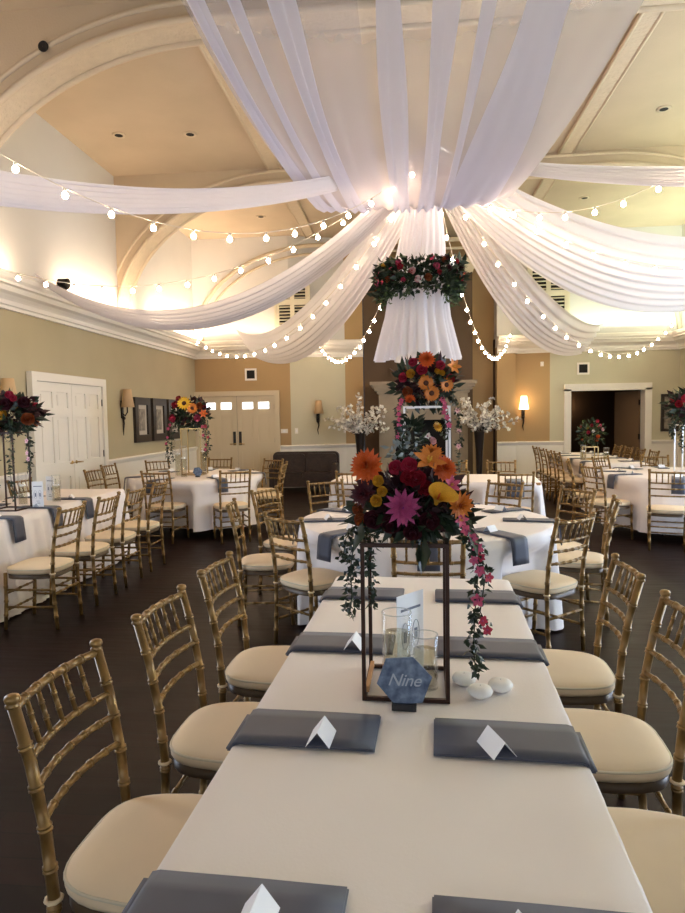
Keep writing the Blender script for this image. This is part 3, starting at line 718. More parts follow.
def vine(parent, pts, m, L=.03, n=60, seed=1, spread=.012, blooms=(), br=.02, bc='pink', name='trailing_vine'):
    random.seed(seed); P = [Vector(p) for p in pts]; mb = MB(); mb.tube(P, .0022, 4)
    for i in range(n):
        t = random.random() * (len(P) - 1); k = int(t); p = P[k].lerp(P[k + 1], t - k) + Vector([random.uniform(-spread, spread) for _ in range(3)])
        leaf(mb, p, Vector((random.uniform(-1, 1), random.uniform(-1, 1), random.uniform(-1.1, .25))), L * random.uniform(.6, 1.2), L * .27)
    o = mb.build(name, m, parent)
    for t in blooms:
        k = min(int(t * (len(P) - 1)), len(P) - 2); q = t * (len(P) - 1) - k; p = P[k].lerp(P[k + 1], q) + Vector((random.uniform(-.5, .5) * br, -br * .8, 0))
        flower(o, 'orchid', bc, p, br * random.uniform(.8, 1.1), (random.uniform(-.5, .5), -1, .1))
    return o

# frame stands
def frame_stand(cx, cy, w, h, r, m, lab, z0=.765, rz=0., wood=False, xn=1.):
    t = thing('flower_stand', lab, 'flower stand', (cx, cy, z0), rz, 'rectangular frame stands')
    a = w / 2
    def bar(nm, p, q):
        p = Vector(p); q = Vector(q); d = Vector((r, r, r)); lo = Vector([min(p[i], q[i]) for i in range(3)]) - d; hi = Vector([max(p[i], q[i]) for i in range(3)]) + d; MB().box(lo, hi).build(nm, m, t)
    for sx in (-1, 1):
        for sy in (-1, 1): bar('post', (sx * a, sy * a, r), (sx * a, sy * a, h - r))
    for z in (r, h - r):
        for s in (-1, 1): bar('cross_bar', (-a + 2 * r, s * a, z), (a - 2 * r, s * a, z)); bar('cross_bar', (s * a, -a + 2 * r, z), (s * a, a - 2 * r, z))
    MB().box((-a + r, -a + r, h - .006), (a - r, a - r, h - .002)).build('top_plate', M['glass'], t)
    if wood: MB().box((-a + .001 - 0, -a + .02, .014), (-a + .012, a - .02, .03)).build('wood_strip', M['stripwood'], t)
    return t
S1 = (-.0, 1.865)
frame_stand(S1[0], S1[1], .232, .445, .0055, M['bronze'], 'bronze rectangular frame holding the foreground bouquet', rz=-.03, wood=True)
# bouquet 1
b1 = thing('flower_arrangement', 'large bouquet of dahlias, roses and calla lily on the bronze foreground frame', 'flowers', (S1[0] + .02, S1[1], 1.2115), 0)
blob(b1, (0, .01, .11), (.135, .12, .10), 420, .05, M['burg'], 'burgundy_foliage', 3)
blob(b1, (0, .01, .07), (.17, .13, .06), 420, .055, M['green'], 'foliage', 4)
blob(b1, (-.03, .0, .24), (.05, .04, .05), 34, .026, M['pale'], 'silver_sprig', 5)
blob(b1, (.0, .02, .27), (.03, .03, .12), 110, .035, M['green'], 'tall_greenery', 6)
random.seed(2)
for p in ((.03, -.13, .02, -.05), (.02, -.12, .01, .02), (.15, -.08, .05, .25), (-.14, -.08, .06, -.25)): mb = MB(); leaf(mb, Vector(p[:3]), Vector((p[3], -.5, -.9)), .10, .02); mb.build('broad_leaf', M['green'], b1)
F = lambda k, c, x, y, z, r, d=None: flower(b1, k, c, (x, y, z), r, d or (x * 3, -1.2, (z - .1) * 4))
F('dahlia', 'orange', -.125, -.045, .205, .052, (-.35, -1, .25)); F('dahlia', 'magenta', -.025, -.125, .10, .052, (-.05, -1, .05))
F('rose', 'crimson', -.045, -.075, .205, .026); F('rose', 'crimson', -.008, -.085, .212, .028); F('rose', 'red', .012, -.10, .175, .032); F('rose', 'red', .035, -.09, .15, .028); F('rose', 'red', -.012, -.095, .178, .026)
F('lily', 'orange2', .045, -.07, .215, .05, (.2, -.8, .9)); F('dahlia', 'orange', .085, -.05, .195, .042, (.6, -1, .5)); F('dahlia', 'orange2', .055, -.03, .235, .036, (.1, -.8, .9))
F('rose', 'yellow', -.094, -.10, .17, .020); F('rose', 'yellow', -.083, -.11, .142, .018); F('rose', 'yellow', -.100, -.105, .115, .021)
F('calla_lily', 'calla', .068, -.125, .125, .046, (.15, -.75, .7)); F('dahlia', 'orange2', .128, -.09, .10, .040, (.6, -1, .0)); F('lily', 'pink', .105, -.085, .155, .028, (.5, -1, .3))
F('rose', 'white', .098, -.11, .135, .012); F('rose', 'white', .112, -.115, .128, .011); F('rose', 'rust', -.145, -.07, .055, .026); F('rose', 'rust', -.155, -.06, .085, .022); F('rose', 'wine', -.11, -.09, .06, .034)
F('rose', 'wine', -.06, -.11, .05, .034); F('rose', 'wine', .045, -.12, .06, .034); F('lily', 'pink', .13, -.09, .06, .024, (.6, -1, 0)); F('dahlia', 'wine', -.135, -.06, .13, .04); F('rose', 'wine', .0, -.12, .03, .032)
vine(b1, [(-.13, -.08, .04), (-.165, -.09, -.01), (-.175, -.09, -.08), (-.172, -.09, -.16), (-.178, -.09, -.20)], M['green'], .026, 120, 11, .016)
vine(b1, [(-.10, -.08, .02), (-.125, -.09, -.05), (-.12, -.09, -.12), (-.11, -.08, -.19)], M['green'], .024, 80, 12, .012)
vine(b1, [(-.15, -.04, .05), (-.19, -.05, .0), (-.20, -.05, -.06)], M['green'], .024, 60, 13, .014)
vine(b1, [(.13, -.08, .04), (.165, -.09, .0), (.18, -.09, -.08), (.172, -.09, -.16), (.168, -.09, -.24), (.165, -.09, -.30), (.172, -.09, -.37)], M['green'], .028, 190, 14, .014, (.03, .12, .2, .27, .33, .5), .019, 'pink')
vine(b1, [(.14, -.07, .03), (.185, -.08, -.03), (.20, -.08, -.10), (.185, -.08, -.20), (.21, -.09, -.25)], M['green'], .024, 60, 15, .012, (.3, .5, .85, .97), .016, 'crimson')

# things inside the foreground frame
def cylinder_vase(x, y, r, h, lvl, lab, z0=.7765 - .008, candle=True):
    t = thing('glass_cylinder_vase', lab, 'vase', (x, y, z0), 0, 'glass cylinder vases')
    MB().lathe([(r * .2, 0), (r, 0), (r, h), (r - .002, h + .001), (r - .0035, h), (r - .0035, .008), (.001, .008)], 28, cap=False).build('glass_body', M['glass'], t)
    MB().tube([(r * cos(k * pi / 12), r * sin(k * pi / 12), h) for k in range(24)], .0013, 5, closed=True).build('rim', M['rim'], t)
    MB().lathe([(.001, .009), (r - .0045, .009), (r - .0045, lvl), (.001, lvl)], 28, cap=False).build('water', M['water'], t)
    if candle:
        c = MB().lathe([(.001, -.012), (r * .5, -.012), (r * .8, -.002), (r * .82, .006), (r * .5, .010), (.001, .008)], 20, cap=False).build('floating_candle', M['wax'], None, (x, y, z0 + lvl + .004)); tag(c, 'floating candle in the ' + lab, 'candle', 'floating candles in vases')
cylinder_vase(-.028, 1.83, .043, .225, .165, 'taller glass cylinder in the bronze frame, left one', candle=False)
cylinder_vase(.052, 1.845, .039, .155, .11, 'shorter glass cylinder in the bronze frame, right one', candle=False)
def menu_card(x, y, rz, h, w, lab, z0=.768):
    t = thing('menu_card', lab, 'menu card', (x, y, z0), rz, 'printed menu cards')
    c = MB().box((-w / 2, -.0008, 0), (w / 2, .0008, h)).build('card_sheet', M['card'], t)
    mb = MB()
    mb.box((-w * .36, -.0016, h * .80), (w * .38, -.001, h * .83))
    for cx in (-.2, .2):
        mb.tube([(cx * w + .13 * w * cos(a * pi / 8), -.0012, h * .5 + .16 * h * sin(a * pi / 8)) for a in range(16)], .0009, 4, closed=True); mb.box((cx * w - .06 * w, -.0016, h * .42), (cx * w + .06 * w, -.001, h * .56))
    mb.box((-w * .2, -.0016, h * .16), (w * .2, -.001, h * .18)); mb.box((-w * .14, -.0016, h * .24), (w * .14, -.001, h * .255)); mb.build('printed_lines', M['print'], c)
menu_card(.012, 1.925, radians(50), .255, .125, 'white printed menu card standing behind the glass cylinders')
def number_sign(x, y, lab, word, z0=.7650, sc=1., rz=0.):
    t = thing('table_number_sign', lab, 'table number', (x, y, z0), rz, 'blue hexagonal table number signs')
    MB().box((-.026 * sc, -.012, 0), (.026 * sc, .012, .018)).build('sign_base', M['black'], t)
    mb = MB(); R = .060 * sc; pts = [(R * k * cos(radians(60 * i + 9)), R * k * .98 * sin(radians(60 * i + 9))) for i, k in enumerate((1.0, .93, 1.0, .97, .95, 1.02))]
    n = 6; zc = .018 + R * .82
    mb.smooth = False; mb.add([(a, -.0025, zc + b) for a, b in pts] + [(a, .0025, zc + b) for a, b in pts], [tuple(range(6)), tuple(range(11, 5, -1))] + [((i + 1) % 6, i, 6 + i, 6 + (i + 1) % 6) for i in range(6)])
    h = mb.build('hexagon_plate', M['blue'], t)
    if word:
        cu = bpy.data.curves.new('lettering', 'FONT'); cu.body = word; cu.size = .037 * sc; cu.shear = .35; cu.align_x = 'CENTER'; cu.align_y = 'CENTER'; cu.extrude = .0004; cu.space_character = .95
        to = bpy.data.objects.new('tmp', cu); COL.objects.link(to); dg = bpy.context.evaluated_depsgraph_get(); me = bpy.data.meshes.new_from_object(to.evaluated_get(dg)); bpy.data.objects.remove(to)
        me.materials.clear(); me.materials.append(M['ink']); put('lettering', me, h, Mx=Matrix.Translation((0, -.0032, zc + .0)) @ Matrix.Rotation(pi / 2, 4, 'X'))
    return t
number_sign(-.008, 1.70, 'blue brushed hexagon table sign with white script in front of the bronze frame', 'Nine', rz=-.05, sc=1.28)
for x, y, l in ((.168, 1.875, 'white round floating candle, left rear of the three by the bronze frame'), (.205, 1.79, 'white round floating candle nearest the camera beside the bronze frame'), (.268, 1.835, 'white round floating candle, rightmost of the three by the bronze frame')):
    t = thing('floating_candle', l, 'candle', (x, y, .7645), 0, 'loose floating candles')
    MB().lathe([(.001, 0), (.016, .0), (.032, .010), (.036, .019), (.031, .028), (.016, .034), (.006, .032), (.001, .032)], 24, cap=False).build('wax_body', M['wax'], t)
    MB().tube([(0, 0, .031), (.001, 0, .038)], .001, 5).build('wick', M['card'], t)

# bouquets on the other tables
def bouquet(x, y, z, R, Hh, lab, flowers, seed, vines=(), m2='burg', nl=260):
    b = thing('flower_arrangement', lab, 'flowers', (x, y, z), 0, 'tall table bouquets')
    blob(b, (0, 0, Hh * .45), (R * .85, R * .8, Hh * .5), nl, R * .32, M['green'], 'foliage', seed); blob(b, (0, 0, Hh * .5), (R * .8, R * .7, Hh * .45), int(nl * .7), R * .3, M[m2], 'dark_foliage', seed + 1)
    random.seed(seed)
    for (k, c, fx, fz, r) in flowers: flower(b, k, c, (fx * R, -R * (.75 - .3 * (fx * fx)), Hh * fz), r * R, (fx, -1.2, (fz - .4)))
    for k in range(6):
        a = k * 1.05 + .3; flower(b, 'rose', ('crimson', 'wine', 'rust', 'red', 'yellow', 'orange')[k], (R * .6 * cos(a), R * .55 * abs(sin(a)) + .02, Hh * (.5 + .3 * sin(a * 2))), .16 * R, (cos(a), .6, .6))
    for i, (x0, x1, zz, bl, bc) in enumerate(vines):
        vine(b, [(x0 * .8, -R * .5, Hh * .2), (x0, -R * .6, 0), (x1, -R * .6, -zz * .5), (x0 * .6 + x1 * .4, -R * .6, -zz)], M['green'], R * .14, int(70 + zz * 60), seed + 5 + i, .02, bl, R * .09, bc)
    return b
FA = [('dahlia', 'orange', 0, .88, .24), ('rose', 'yellow', -.42, .62, .15), ('rose', 'crimson', -.12, .70, .18), ('rose', 'crimson', .36, .78, .16), ('sunflower', 'orange2', -.02, .42, .22), ('sunflower', 'orange2', .12, .22, .22), ('sunflower', 'orange2', .5, .38, .2),
      ('rose', 'crimson', -.62, .55, .16), ('lily', 'orange2', .68, .74, .22), ('rose', 'rust', -.5, .25, .18), ('dahlia', 'orange', -.42, .1, .16), ('rose', 'yellow', .4, .62, .10), ('rose', 'red', .62, .5, .16), ('rose', 'crimson', -.35, .85, .15), ('rose', 'yellow', .28, .66, .10)]
frame_stand(.165, 4.93, .33, .86, .008, M['whitemetal'], 'tall white frame stand on the middle round table', rz=0)
b2 = bouquet(.165, 4.93, 1.6385, .28, .36, 'orange and crimson bouquet on the tall white frame in the middle', FA, 31, [(-.2, -.21, .28, (.2, .3, .4, .5, .6, .7, .8, .9), 'pink'), (.12, .15, .25, (.2, .3, .4, .5, .6, .75), 'pink'), (.22, .24, .5, (.4, .6, .75), 'palepink')])
lo = bouquet(.13, 4.93, .772, .12, .66, 'low dark greenery standing inside the tall white frame', [('rose', 'palepink', .7, .9, .3), ('dahlia', 'yellow', .95, 1.05, .35), ('orchid', 'palepink', .9, .75, .3), ('orchid', 'white', .35, .95, .25)], 41, nl=160)
FLT = [('rose', 'yellow', .15, .45, .2), ('lily', 'purple', -.62, .45, .25), ('rose', 'wine', .75, .75, .2), ('rose', 'rust', .82, .3, .22), ('rose', 'crimson', .4, .95, .14), ('rose', 'wine', -.2, .7, .25), ('rose', 'wine', .3, .7, .22), ('rose', 'crimson', .5, .85, .12)]
frame_stand(-3.55, 5.45, .24, .70, .006, M['bronze'], 'dark frame stand on the long left table')
bouquet(-3.50, 5.45, 1.4785, .31, .33, 'dark red bouquet on a frame at the left edge', FLT, 51, [(-.22, -.2, .5, (), 'pink'), (-.05, -.06, .66, (), 'pink'), (.10, .08, .62, (), 'pink'), (.26, .27, .35, (.5, .7, .8), 'palepink')])
FT = [('sunflower', 'sun', -.05, .78, .34), ('sunflower', 'orange2', .3, .62, .26), ('rose', 'red', -.55, .75, .22), ('rose', 'crimson', -.7, .3, .24), ('rose', 'rust', .6, .7, .2), ('rose', 'red', -.35, .95, .18), ('lily', 'orange', .75, .45, .22), ('rose', 'pink', .5, .3, .2)]
frame_stand(-2.97, 8.85, .28, .66, .008, M['brass'], 'slender gold frame stand on the left rear round table')
bouquet(-3.0, 8.85, 1.4385, .30, .42, 'bouquet with a yellow sunflower above the left rear round table', FT, 61, [(-.27, -.30, .55, (.2, .35, .5, .6), 'pink'), (-.2, -.24, .45, (), 'pink'), (.22, .26, .45, (.3, .5, .7, .8), 'pink'), (.28, .30, .35, (.3, .6), 'crimson')])
frame_stand(3.62, 8.6, .24, .62, .008, M['whitemetal'], 'clear tall stand on the right-edge round table')
bouquet(3.66, 8.6, 1.3985, .36, .45, 'dark bouquet with magenta and orange blooms at the right edge', [('lily', 'pink', .0, .95, .26), ('rose', 'orange', -.25, .5, .2), ('dahlia', 'orange2', .1, .45, .24), ('rose', 'crimson', -.5, .7, .18), ('rose', 'red', -.7, .55, .16), ('rose', 'pink', .3, .3, .2), ('rose', 'rust', -.4, .9, .16)], 71, [(-.2, -.22, .35, (), 'pink'), (-.32, -.33, .15, (), 'pink'), (.02, .03, .45, (.2, .3, .4, .5, .6, .7), 'palepink')])
frame_stand(3.1, 11.1, .20, .22, .007, M['brass'], 'low gold stand on the long doorway table')
bouquet(3.12, 11.1, .995, .26, .46, 'airy red and orange bouquet before the dark doorway', [('rose', 'red', -.2, .75, .14), ('rose', 'crimson', .15, .9, .14), ('rose', 'orange', .2, .35, .16), ('rose', 'crimson', -.4, .5, .14), ('rose', 'palepink', .5, .6, .14), ('rose', 'pink', .35, .75, .12), ('rose', 'white', -.1, .55, .12)], 81, m2='green2', nl=130)
for (x, y, w, l) in ((-3.42, 5.0, 'Ten', 'round blue table sign on the long left table beside the dark stand'), (-2.80, 8.45, '', 'blue table sign at the foot of the gold stand on the left rear table'), (3.58, 8.25, '', 'blue table sign at the foot of the clear stand on the right-edge table')):
    number_sign(x, y, l, '', sc=1.15)
for (x, y, r, h, lab) in ((-3.62, 5.75, .04, .30, 'glass cylinder behind the dark stand on the long left table'), (-3.40, 5.95, .04, .26, 'glass cylinder right of the dark stand on the long left table'), (-3.12, 8.6, .045, .5, 'tall glass cylinder left of the gold stand'), (-2.80, 8.72, .045, .55, 'tall glass cylinder right of the gold stand'), (-2.98, 8.42, .045, .42, 'glass cylinder in front of the gold stand'),
        (3.72, 8.30, .05, .45, 'glass cylinder in front of the clear right-edge stand'), (2.92, 10.85, .045, .25, 'glass cylinder left of the airy bouquet'), (3.30, 10.9, .045, .2, 'glass cylinder right of the airy bouquet')):
    cylinder_vase(x, y, r, h, h * .6, lab)
menu_card(-3.35, 5.55, radians(10), .24, .10, 'white menu card on the long left table right of the stand')
menu_card(-3.52, 6.05, radians(-15), .24, .10, 'bluish menu card behind the stand on the long left table')

# tall vases with blossom branches at the fireplace
def blossom(x, y, lab, seed, sx=1):
    t = thing('blossom_vase', lab, 'vase', (x, y, 0), 0, 'white blossom vases')
    MB().lathe([(.001, 0), (.10, 0), (.11, .02), (.05, .06), (.055, .3), (.075, .8), (.105, 1.18), (.11, 1.2), (.10, 1.2), (.07, .9), (.001, .85)], 20, cap=False).build('vase_body', M['vase'], t)
    random.seed(seed); br = MB(); bl = MB(); 
    for i in range(26):
        a = random.uniform(0, 6.28); L = random.uniform(.5, .95); k = random.uniform(.25, .75)
        d = Vector((cos(a) * k * 1.5, sin(a) * k * .6, 1)).normalized(); p = Vector((0, 0, 1.1)); pts = [p]
        for j in range(6):
            p = p + d * L / 6; d = (d + Vector((random.uniform(-.25, .25), random.uniform(-.25, .25), random.uniform(-.35, .05)))).normalized(); pts.append(p)
        br.tube(pts, [.006, .005, .005, .004, .003, .003, .002], 5)
        for j in range(2, 7):
            for q in range(4):
                c = pts[j] + Vector([random.uniform(-.05, .05) for _ in range(3)]); n = Vector([random.uniform(-1, 1) for _ in range(3)]).normalized(); s_ = n.orthogonal().normalized(); w = n.cross(s_)
                for e in range(5):
                    an = e * 1.257; petal(bl, c, s_ * cos(an) + w * sin(an), n, .042, .017, .3, .5, 2)
    br.build('branches', M['twig'], t); bl.build('blossoms', M['white'], t); 
    o = blob(t, (0, 0, 1.3), (.2, .15, .15), 50, .07, M['green'], 'leaves', seed)
blossom(-.92, 13.3, 'white blossom branches in a tall dark vase left of the fireplace', 91)
blossom(1.52, 13.3, 'white blossom branches in a tall dark vase right of the fireplace', 95)

# fireplace
f = thing('fireplace_mantel', 'tall carved stone fireplace mantel behind the centre flowers', 'fireplace', (.40, 13.95, 0))
mb = MB()
for (w, d, z0, z1) in ((1.12, .34, 2.20, 2.27), (1.08, .30, 2.14, 2.20), (1.03, .25, 2.08, 2.14), (.98, .20, 2.02, 2.08)): mb.box((-w, -d, z0), (w, .38, z1))
mb.build('mantel_shelf', M['stone'], f)
mb = MB(); mb.box((-.94, -.14, 1.45), (.94, .38, 2.02))
for i in range(4):
    mb.box((-.90, -.16, 1.52 + i * .115), (.90, -.14, 1.60 + i * .115))
mb.build('frieze', M['stone'], f)
for s in (-1, 1):
    mb = MB(); mb.box((s * .94, -.14, 0), (s * .60, .38, 1.45)); mb.box((s * .90, -.17, .2), (s * .64, -.14, 1.35)); mb.box((s * .96, -.18, 0), (s * .58, .38, .18)); mb.build('mantel_leg', M['stone'], f)
MB().box((-.60, .3, 0), (.60, .38, 1.45)).build('firebox', M['firebox'], f)
# sofa
s = thing('sofa', 'low dark brown leather sofa against the wall left of the fireplace', 'sofa', (-2.08, 13.25, 0))
def rbox(x0, x1, z0, z1, r, y0, y1):
    pts = []
    for (cx, cz, a0) in ((x1 - r, z1 - r, 0), (x0 + r, z1 - r, 90)):
        for i in range(6): a = radians(a0 + 90 * i / 5); pts.append((cx + r * cos(a), cz + r * sin(a)))
    pts += [(x0, z0), (x1, z0)]; return MB().ext(pts, y0, y1)
rbox(-.70, .70, .12, .82, .10, .12, .30).build('backrest', M['leather'], s)
rbox(-.66, -.01, .40, .78, .06, .05, .12).build('back_cushion', M['leather'], s); rbox(.01, .66, .40, .78, .06, .05, .12).build('back_cushion', M['leather'], s)
MB().box((-.68, -.30, .12), (.68, .12, .30)).build('seat_base', M['leather'], s)
rbox(-.58, -.005, .30, .42, .04, -.32, .10).build('seat_cushion', M['leather'], s); rbox(.005, .58, .30, .42, .04, -.32, .10).build('seat_cushion', M['leather'], s)
for q in (-1, 1):
    rbox(min(q * .70, q * .58), max(q * .70, q * .58), .12, .60, .05, -.32, .12).build('armrest', M['leather'], s)
    for yy in (-.27, .25): MB().lathe([(.03, 0), (.02, .12)], 10, (q * .62, yy, 0)).build('leg', M['iron'], s)

# sconces
def sconce(x, y, z, rz, lab, lit=False):
    t = thing('wall_sconce', lab, 'wall lamp', (x, y, z), rz, 'wall sconces')
    MB().box((-.035, -.02, -.62 + .28), (.035, 0, -.05)).build('back_plate', M['iron'], t)
    mb = MB(); mb.tube([(0, -.01, -.25), (0, -.06, -.30), (0, -.10, -.24), (0, -.10, -.10)], .012, 8); mb.tube([(0, -.02, -.30), (.012, -.03, -.42), (-.012, -.03, -.52), (.006, -.02, -.62)], [.02, .016, .012, .004], 8); mb.sphere((0, -.035, -.34), .03, 8); mb.sphere((0, -.10, -.13), .022, 8); mb.build('bracket', M['iron'], t)
    sh = MB().lathe([(.105, -.16), (.075, .02), (.062, .13)], 24, (0, -.11, 0), cap=False).build('lamp_shade', M['shadelit'] if lit else M['shade'], t); solid(sh, .004)
    if lit:
        L = bpy.data.lights.new('sconce_lamp', 'POINT'); L.energy = 5 if y < 15 else 4; L.color = (1, .62, .30); L.shadow_soft_size = .06; lo = bpy.data.objects.new('sconce_lamp', L); COL.objects.link(lo); lo.parent = t; lo.location = (0, -.2, .02)
sconce(XL, 10.12, 1.92, pi / 2, 'unlit tan shaded wall sconce between the white left doors and the pictures')
sconce(XL, 6.95, 1.92, pi / 2, 'unlit tan shaded wall sconce at the left edge of the frame')
sconce(-1.90, 14.08, 1.78, radians(19), 'unlit tan shaded wall sconce above the dark sofa')
sconce(2.60, 14.46, 1.80, 0, 'glowing glass wall sconce left of the open doorway', True)
sconce(4.45, 18.4, 1.75, 0, 'small glowing sconce inside the dark room beyond the doorway', True)
# pictures
for y0, y1, l in ((10.56, 11.22, 'left'), (11.34, 12.0, 'middle'), (12.12, 12.78, 'right')):
    t = thing('framed_picture', 'dark framed pale print, %s one of three on the left wall' % l, 'picture', (XL, (y0 + y1) / 2, 1.55), pi / 2, 'three framed prints')
    w = (y1 - y0) / 2; h = .39; mb = MB(); k = .13
    for a in ((-w, -h, -w + k, h), (w - k, -h, w, h), (-w + k, h - k, w - k, h), (-w + k, -h, w - k, -h + k)): mb.box((a[0], -.05, a[1]), (a[2], 0, a[3]))
    mb.build('frame', M['frame'], t); MB().box((-w + k, -.02, -h + k), (w - k, -.005, h - k)).build('mount', M['mat'], t); MB().box((-w + k + .08, -.024, -h + k + .07), (w - k - .08, -.02, h - k - .07)).build('print', M['art'], t)
t = thing('framed_picture', 'dark framed picture right of the open doorway behind the bouquet', 'picture', (5.66, YB2, 1.52)); mb = MB()
for a in ((-.18, -.40, -.12, .40), (.12, -.40, .18, .40), (-.12, .34, .12, .40), (-.12, -.40, .12, -.34)): mb.box((a[0], -.05, a[1]), (a[2], 0, a[3]))
mb.build('frame', M['frame'], t); MB().box((-.12, -.02, -.34), (.12, -.005, .34)).build('print', M['art'], t)
# vents, switches
def vent(x, y, z, l):
    t = thing('wall_vent', l, 'vent', (x, y, z), 0, 'square wall vents'); mb = MB()
    for a in ((-.13, -.13, -.09, .13), (.09, -.13, .13, .13), (-.09, .09, .09, .13), (-.09, -.13, .09, -.09)): mb.box((a[0], -.02, a[1]), (a[2], 0, a[3]))
    mb.build('vent_frame', M['trimw'], t); MB().box((-.09, -.006, -.09), (.09, -.001, .09)).build('grille', M['dark'], t)
vent(-3.34, YB1, 2.50, 'small dark square vent above the cream rear doors'); vent(3.86, YB2, 2.50, 'small dark square vent above the open doorway')
def sw(x, y, z, w, h, l, rz=0): 
    t = thing('light_switch', l, 'switch', (x, y, z), rz); MB().box((-w / 2, -.012, -h / 2), (w / 2, 0, h / 2)).build('switch_plate', M['trimw'], t); MB().box((-w / 6, -.018, -h / 5), (w / 6, -.012, h / 5)).build('toggle', M['card'], t)
sw(-2.62, YB1, 1.25, .15, .09, 'double light switch plate right of the cream doors'); sw(-2.36, 13.94, 1.25, .07, .12, 'single white wall switch beside the colour change left of the sofa', radians(19)); sw(3.0, 14.43, 2.62, .07, .10, 'small white box high on the tan wall right of the fireplace', radians(-8))
t = thing('spotlight', 'small dark spotlight sitting on the left crown molding', 'spotlight', (XL + .22, 7.85, 3.22)); MB().box((-.09, -.12, 0), (.09, .12, .03)).build('mount_plate', M['iron'], t); mb = MB(); mb.lathe([(.001, 0), (.05, 0), (.065, .10), (.07, .12), (.001, .10)], 16, cap=False); mb.xf(Matrix.Translation((.05, 0, .08)) @ Matrix.Rotation(radians(100), 4, 'Y')); mb.build('lamp_head', M['iron'], t)

# ------------------------------------------------------------------ drapes
HUB = Vector((.3, 7.0, 4.3))
t = thing('drape_hub', 'ring high up where all the white drapes gather', 'drape ring', (HUB.x, HUB.y, HUB.z))
MB().tube([(.17 * cos(k * pi / 12), .17 * sin(k * pi / 12), 0) for k in range(24)], .015, 6, closed=True).build('hoop', M['whitemetal'], t)
MB().tube([(0, 0, 0), (0, 0, ZT - 4.3)], .006, 6).build('rod', M['whitemetal'], t)
MB().tube([(-.17, 0, 0), (.17, 0, 0)], .006, 6).build('cross_bar', M['whitemetal'], t)
def swag(a, b, sag, w0, wm, w1, lab, m='swag', pleats=7, hang=.45, amp=.025, nu=64, nv=44, end=0):
    a = Vector(a); b = Vector(b); d = (b - a); h = Vector((d.x, d.y, 0)).normalized(); side = Vector((-h.y, h.x, 0)); mb = MB(); 
    rnd = random.Random(int(abs(b.x * 100) + abs(b.y * 10))); ph = [rnd.uniform(0, 6.28) for _ in range(3)]
    def f(u, v):
        t = v; c = a.lerp(b, t); z = c.z - 4 * sag * t * (1 - t)
        w = w0 * (1 - t) ** 2 + wm * 4 * t * (1 - t) * .5 * 1 + w1 * t * t + wm * 2 * t * (1 - t) * 0
        s = u - .5; q = sin(2 * pi * pleats * u + ph[0] + 1.2 * sin(2 * pi * u + ph[1] + t * 2)); am = amp * (.4 + .6 * min(1, w / .5))
        hg = hang if not end else hang + (end - hang) * t ** 1.5
        off = side * (s * w * cos(hg)) ; zz = z - s * w * sin(hg) - (.25 - s * s) * w * .35
        return (c.x + off.x + side.x * q * am * .5, c.y + off.y + side.y * q * am * .5, zz + q * am)
    mb.grid(f, nu, nv)
    o = mb.build('fabric_swag', M[m]); tag(o, lab, 'drape', 'white fabric swags'); return o
swag(HUB, (-4.4, 3.8, 3.50), .49, .10, .25, .30, 'white fabric swag sweeping to the upper left edge', hang=-.9)
swag(HUB, (-4.35, 7.4, 3.27), 1.03, .25, .42, .12, 'white fabric swag tied to the left crown molding by the spotlight', hang=-.7)
swag(HUB, (-3.3, 13.4, 3.12), .80, .2, .95, .72, 'white fabric swag falling to the rear wall below the left louvred shutters', hang=-.3, end=-.95)
swag(HUB, (3.90, 13.9, 3.10), .62, .2, .95, .72, 'white fabric swag falling to the rear wall below the right louvred shutters', hang=.3, end=.95)
swag(HUB, (5.55, 8.9, 4.0), 1.02, .3, 1.5, .8, 'broad sheer white swag sagging to the right edge', hang=.75, pleats=9)
swag(HUB, (5.4, 3.5, 3.10), .38, .10, .24, .26, 'thin white swag high at the upper right edge', hang=.6)
# canopy overhead: sheer sheet and gathered folds rising to the ceiling towards the camera
def canopy(s0, s1, lab, m, pleats, amp, nu=70, pinch=1., y1=4.1, dz=0.):
    mb = MB(); rnd = random.Random(int((s0 + 3) * 1000)); ph = rnd.uniform(0, 6.28)
    def f(u, v):
        t = v; s = s0 + (s1 - s0) * u
        hw = 1.93 * max(.0001, t) ** .31
        if pinch != 1.: sm = (s0 + s1) / 2; s = sm + (s - sm) * min(2.4, 1.75 / max(hw, .05)) * (1 + .25 * sin(7 * t + ph))
        x = HUB.x - .20 + s * hw; y = 7.0 - (7.0 - y1) * t - .42 * s * s * min(1, t * 4)
        if t < .1: z = 3.66 + .62 * (1 - t / .1) ** 2
        elif t < .75: z = 3.66 + 1.09 * ((t - .1) / .65) ** .92
        else: z = 4.75 + (ZT - .04 - 4.75) * ((t - .75) / .25)
        q = sin(2 * pi * pleats * u + ph + sin(5 * t)); return (x + .3 * amp * q * min(1, t * 4), y - amp * q * min(1, t * 5), z + dz + amp * .5 * q)
    mb.grid(f, nu, 46); o = mb.build('canopy_drape', M[m])
    ga = o.data.attributes.new('gather', 'FLOAT', 'POINT'); ga.data.foreach_set('value', [max(0, 1 - (i // (nu + 1)) / 46 / .70) ** 1.1 for i in range(len(o.data.vertices))])
    tag(o, lab, 'drape', 'overhead canopy drapes')
canopy(-1, 1, 'wide sheer white canopy sheet gathered overhead', 'sheer', 14, .02, 110)
canopy(-1, -.25, 'left sheer layer of the overhead canopy', 'sheer', 9, .03, 70, dz=.03)
canopy(.35, 1, 'right sheer layer of the overhead canopy', 'sheer', 7, .03, 60, dz=.03)
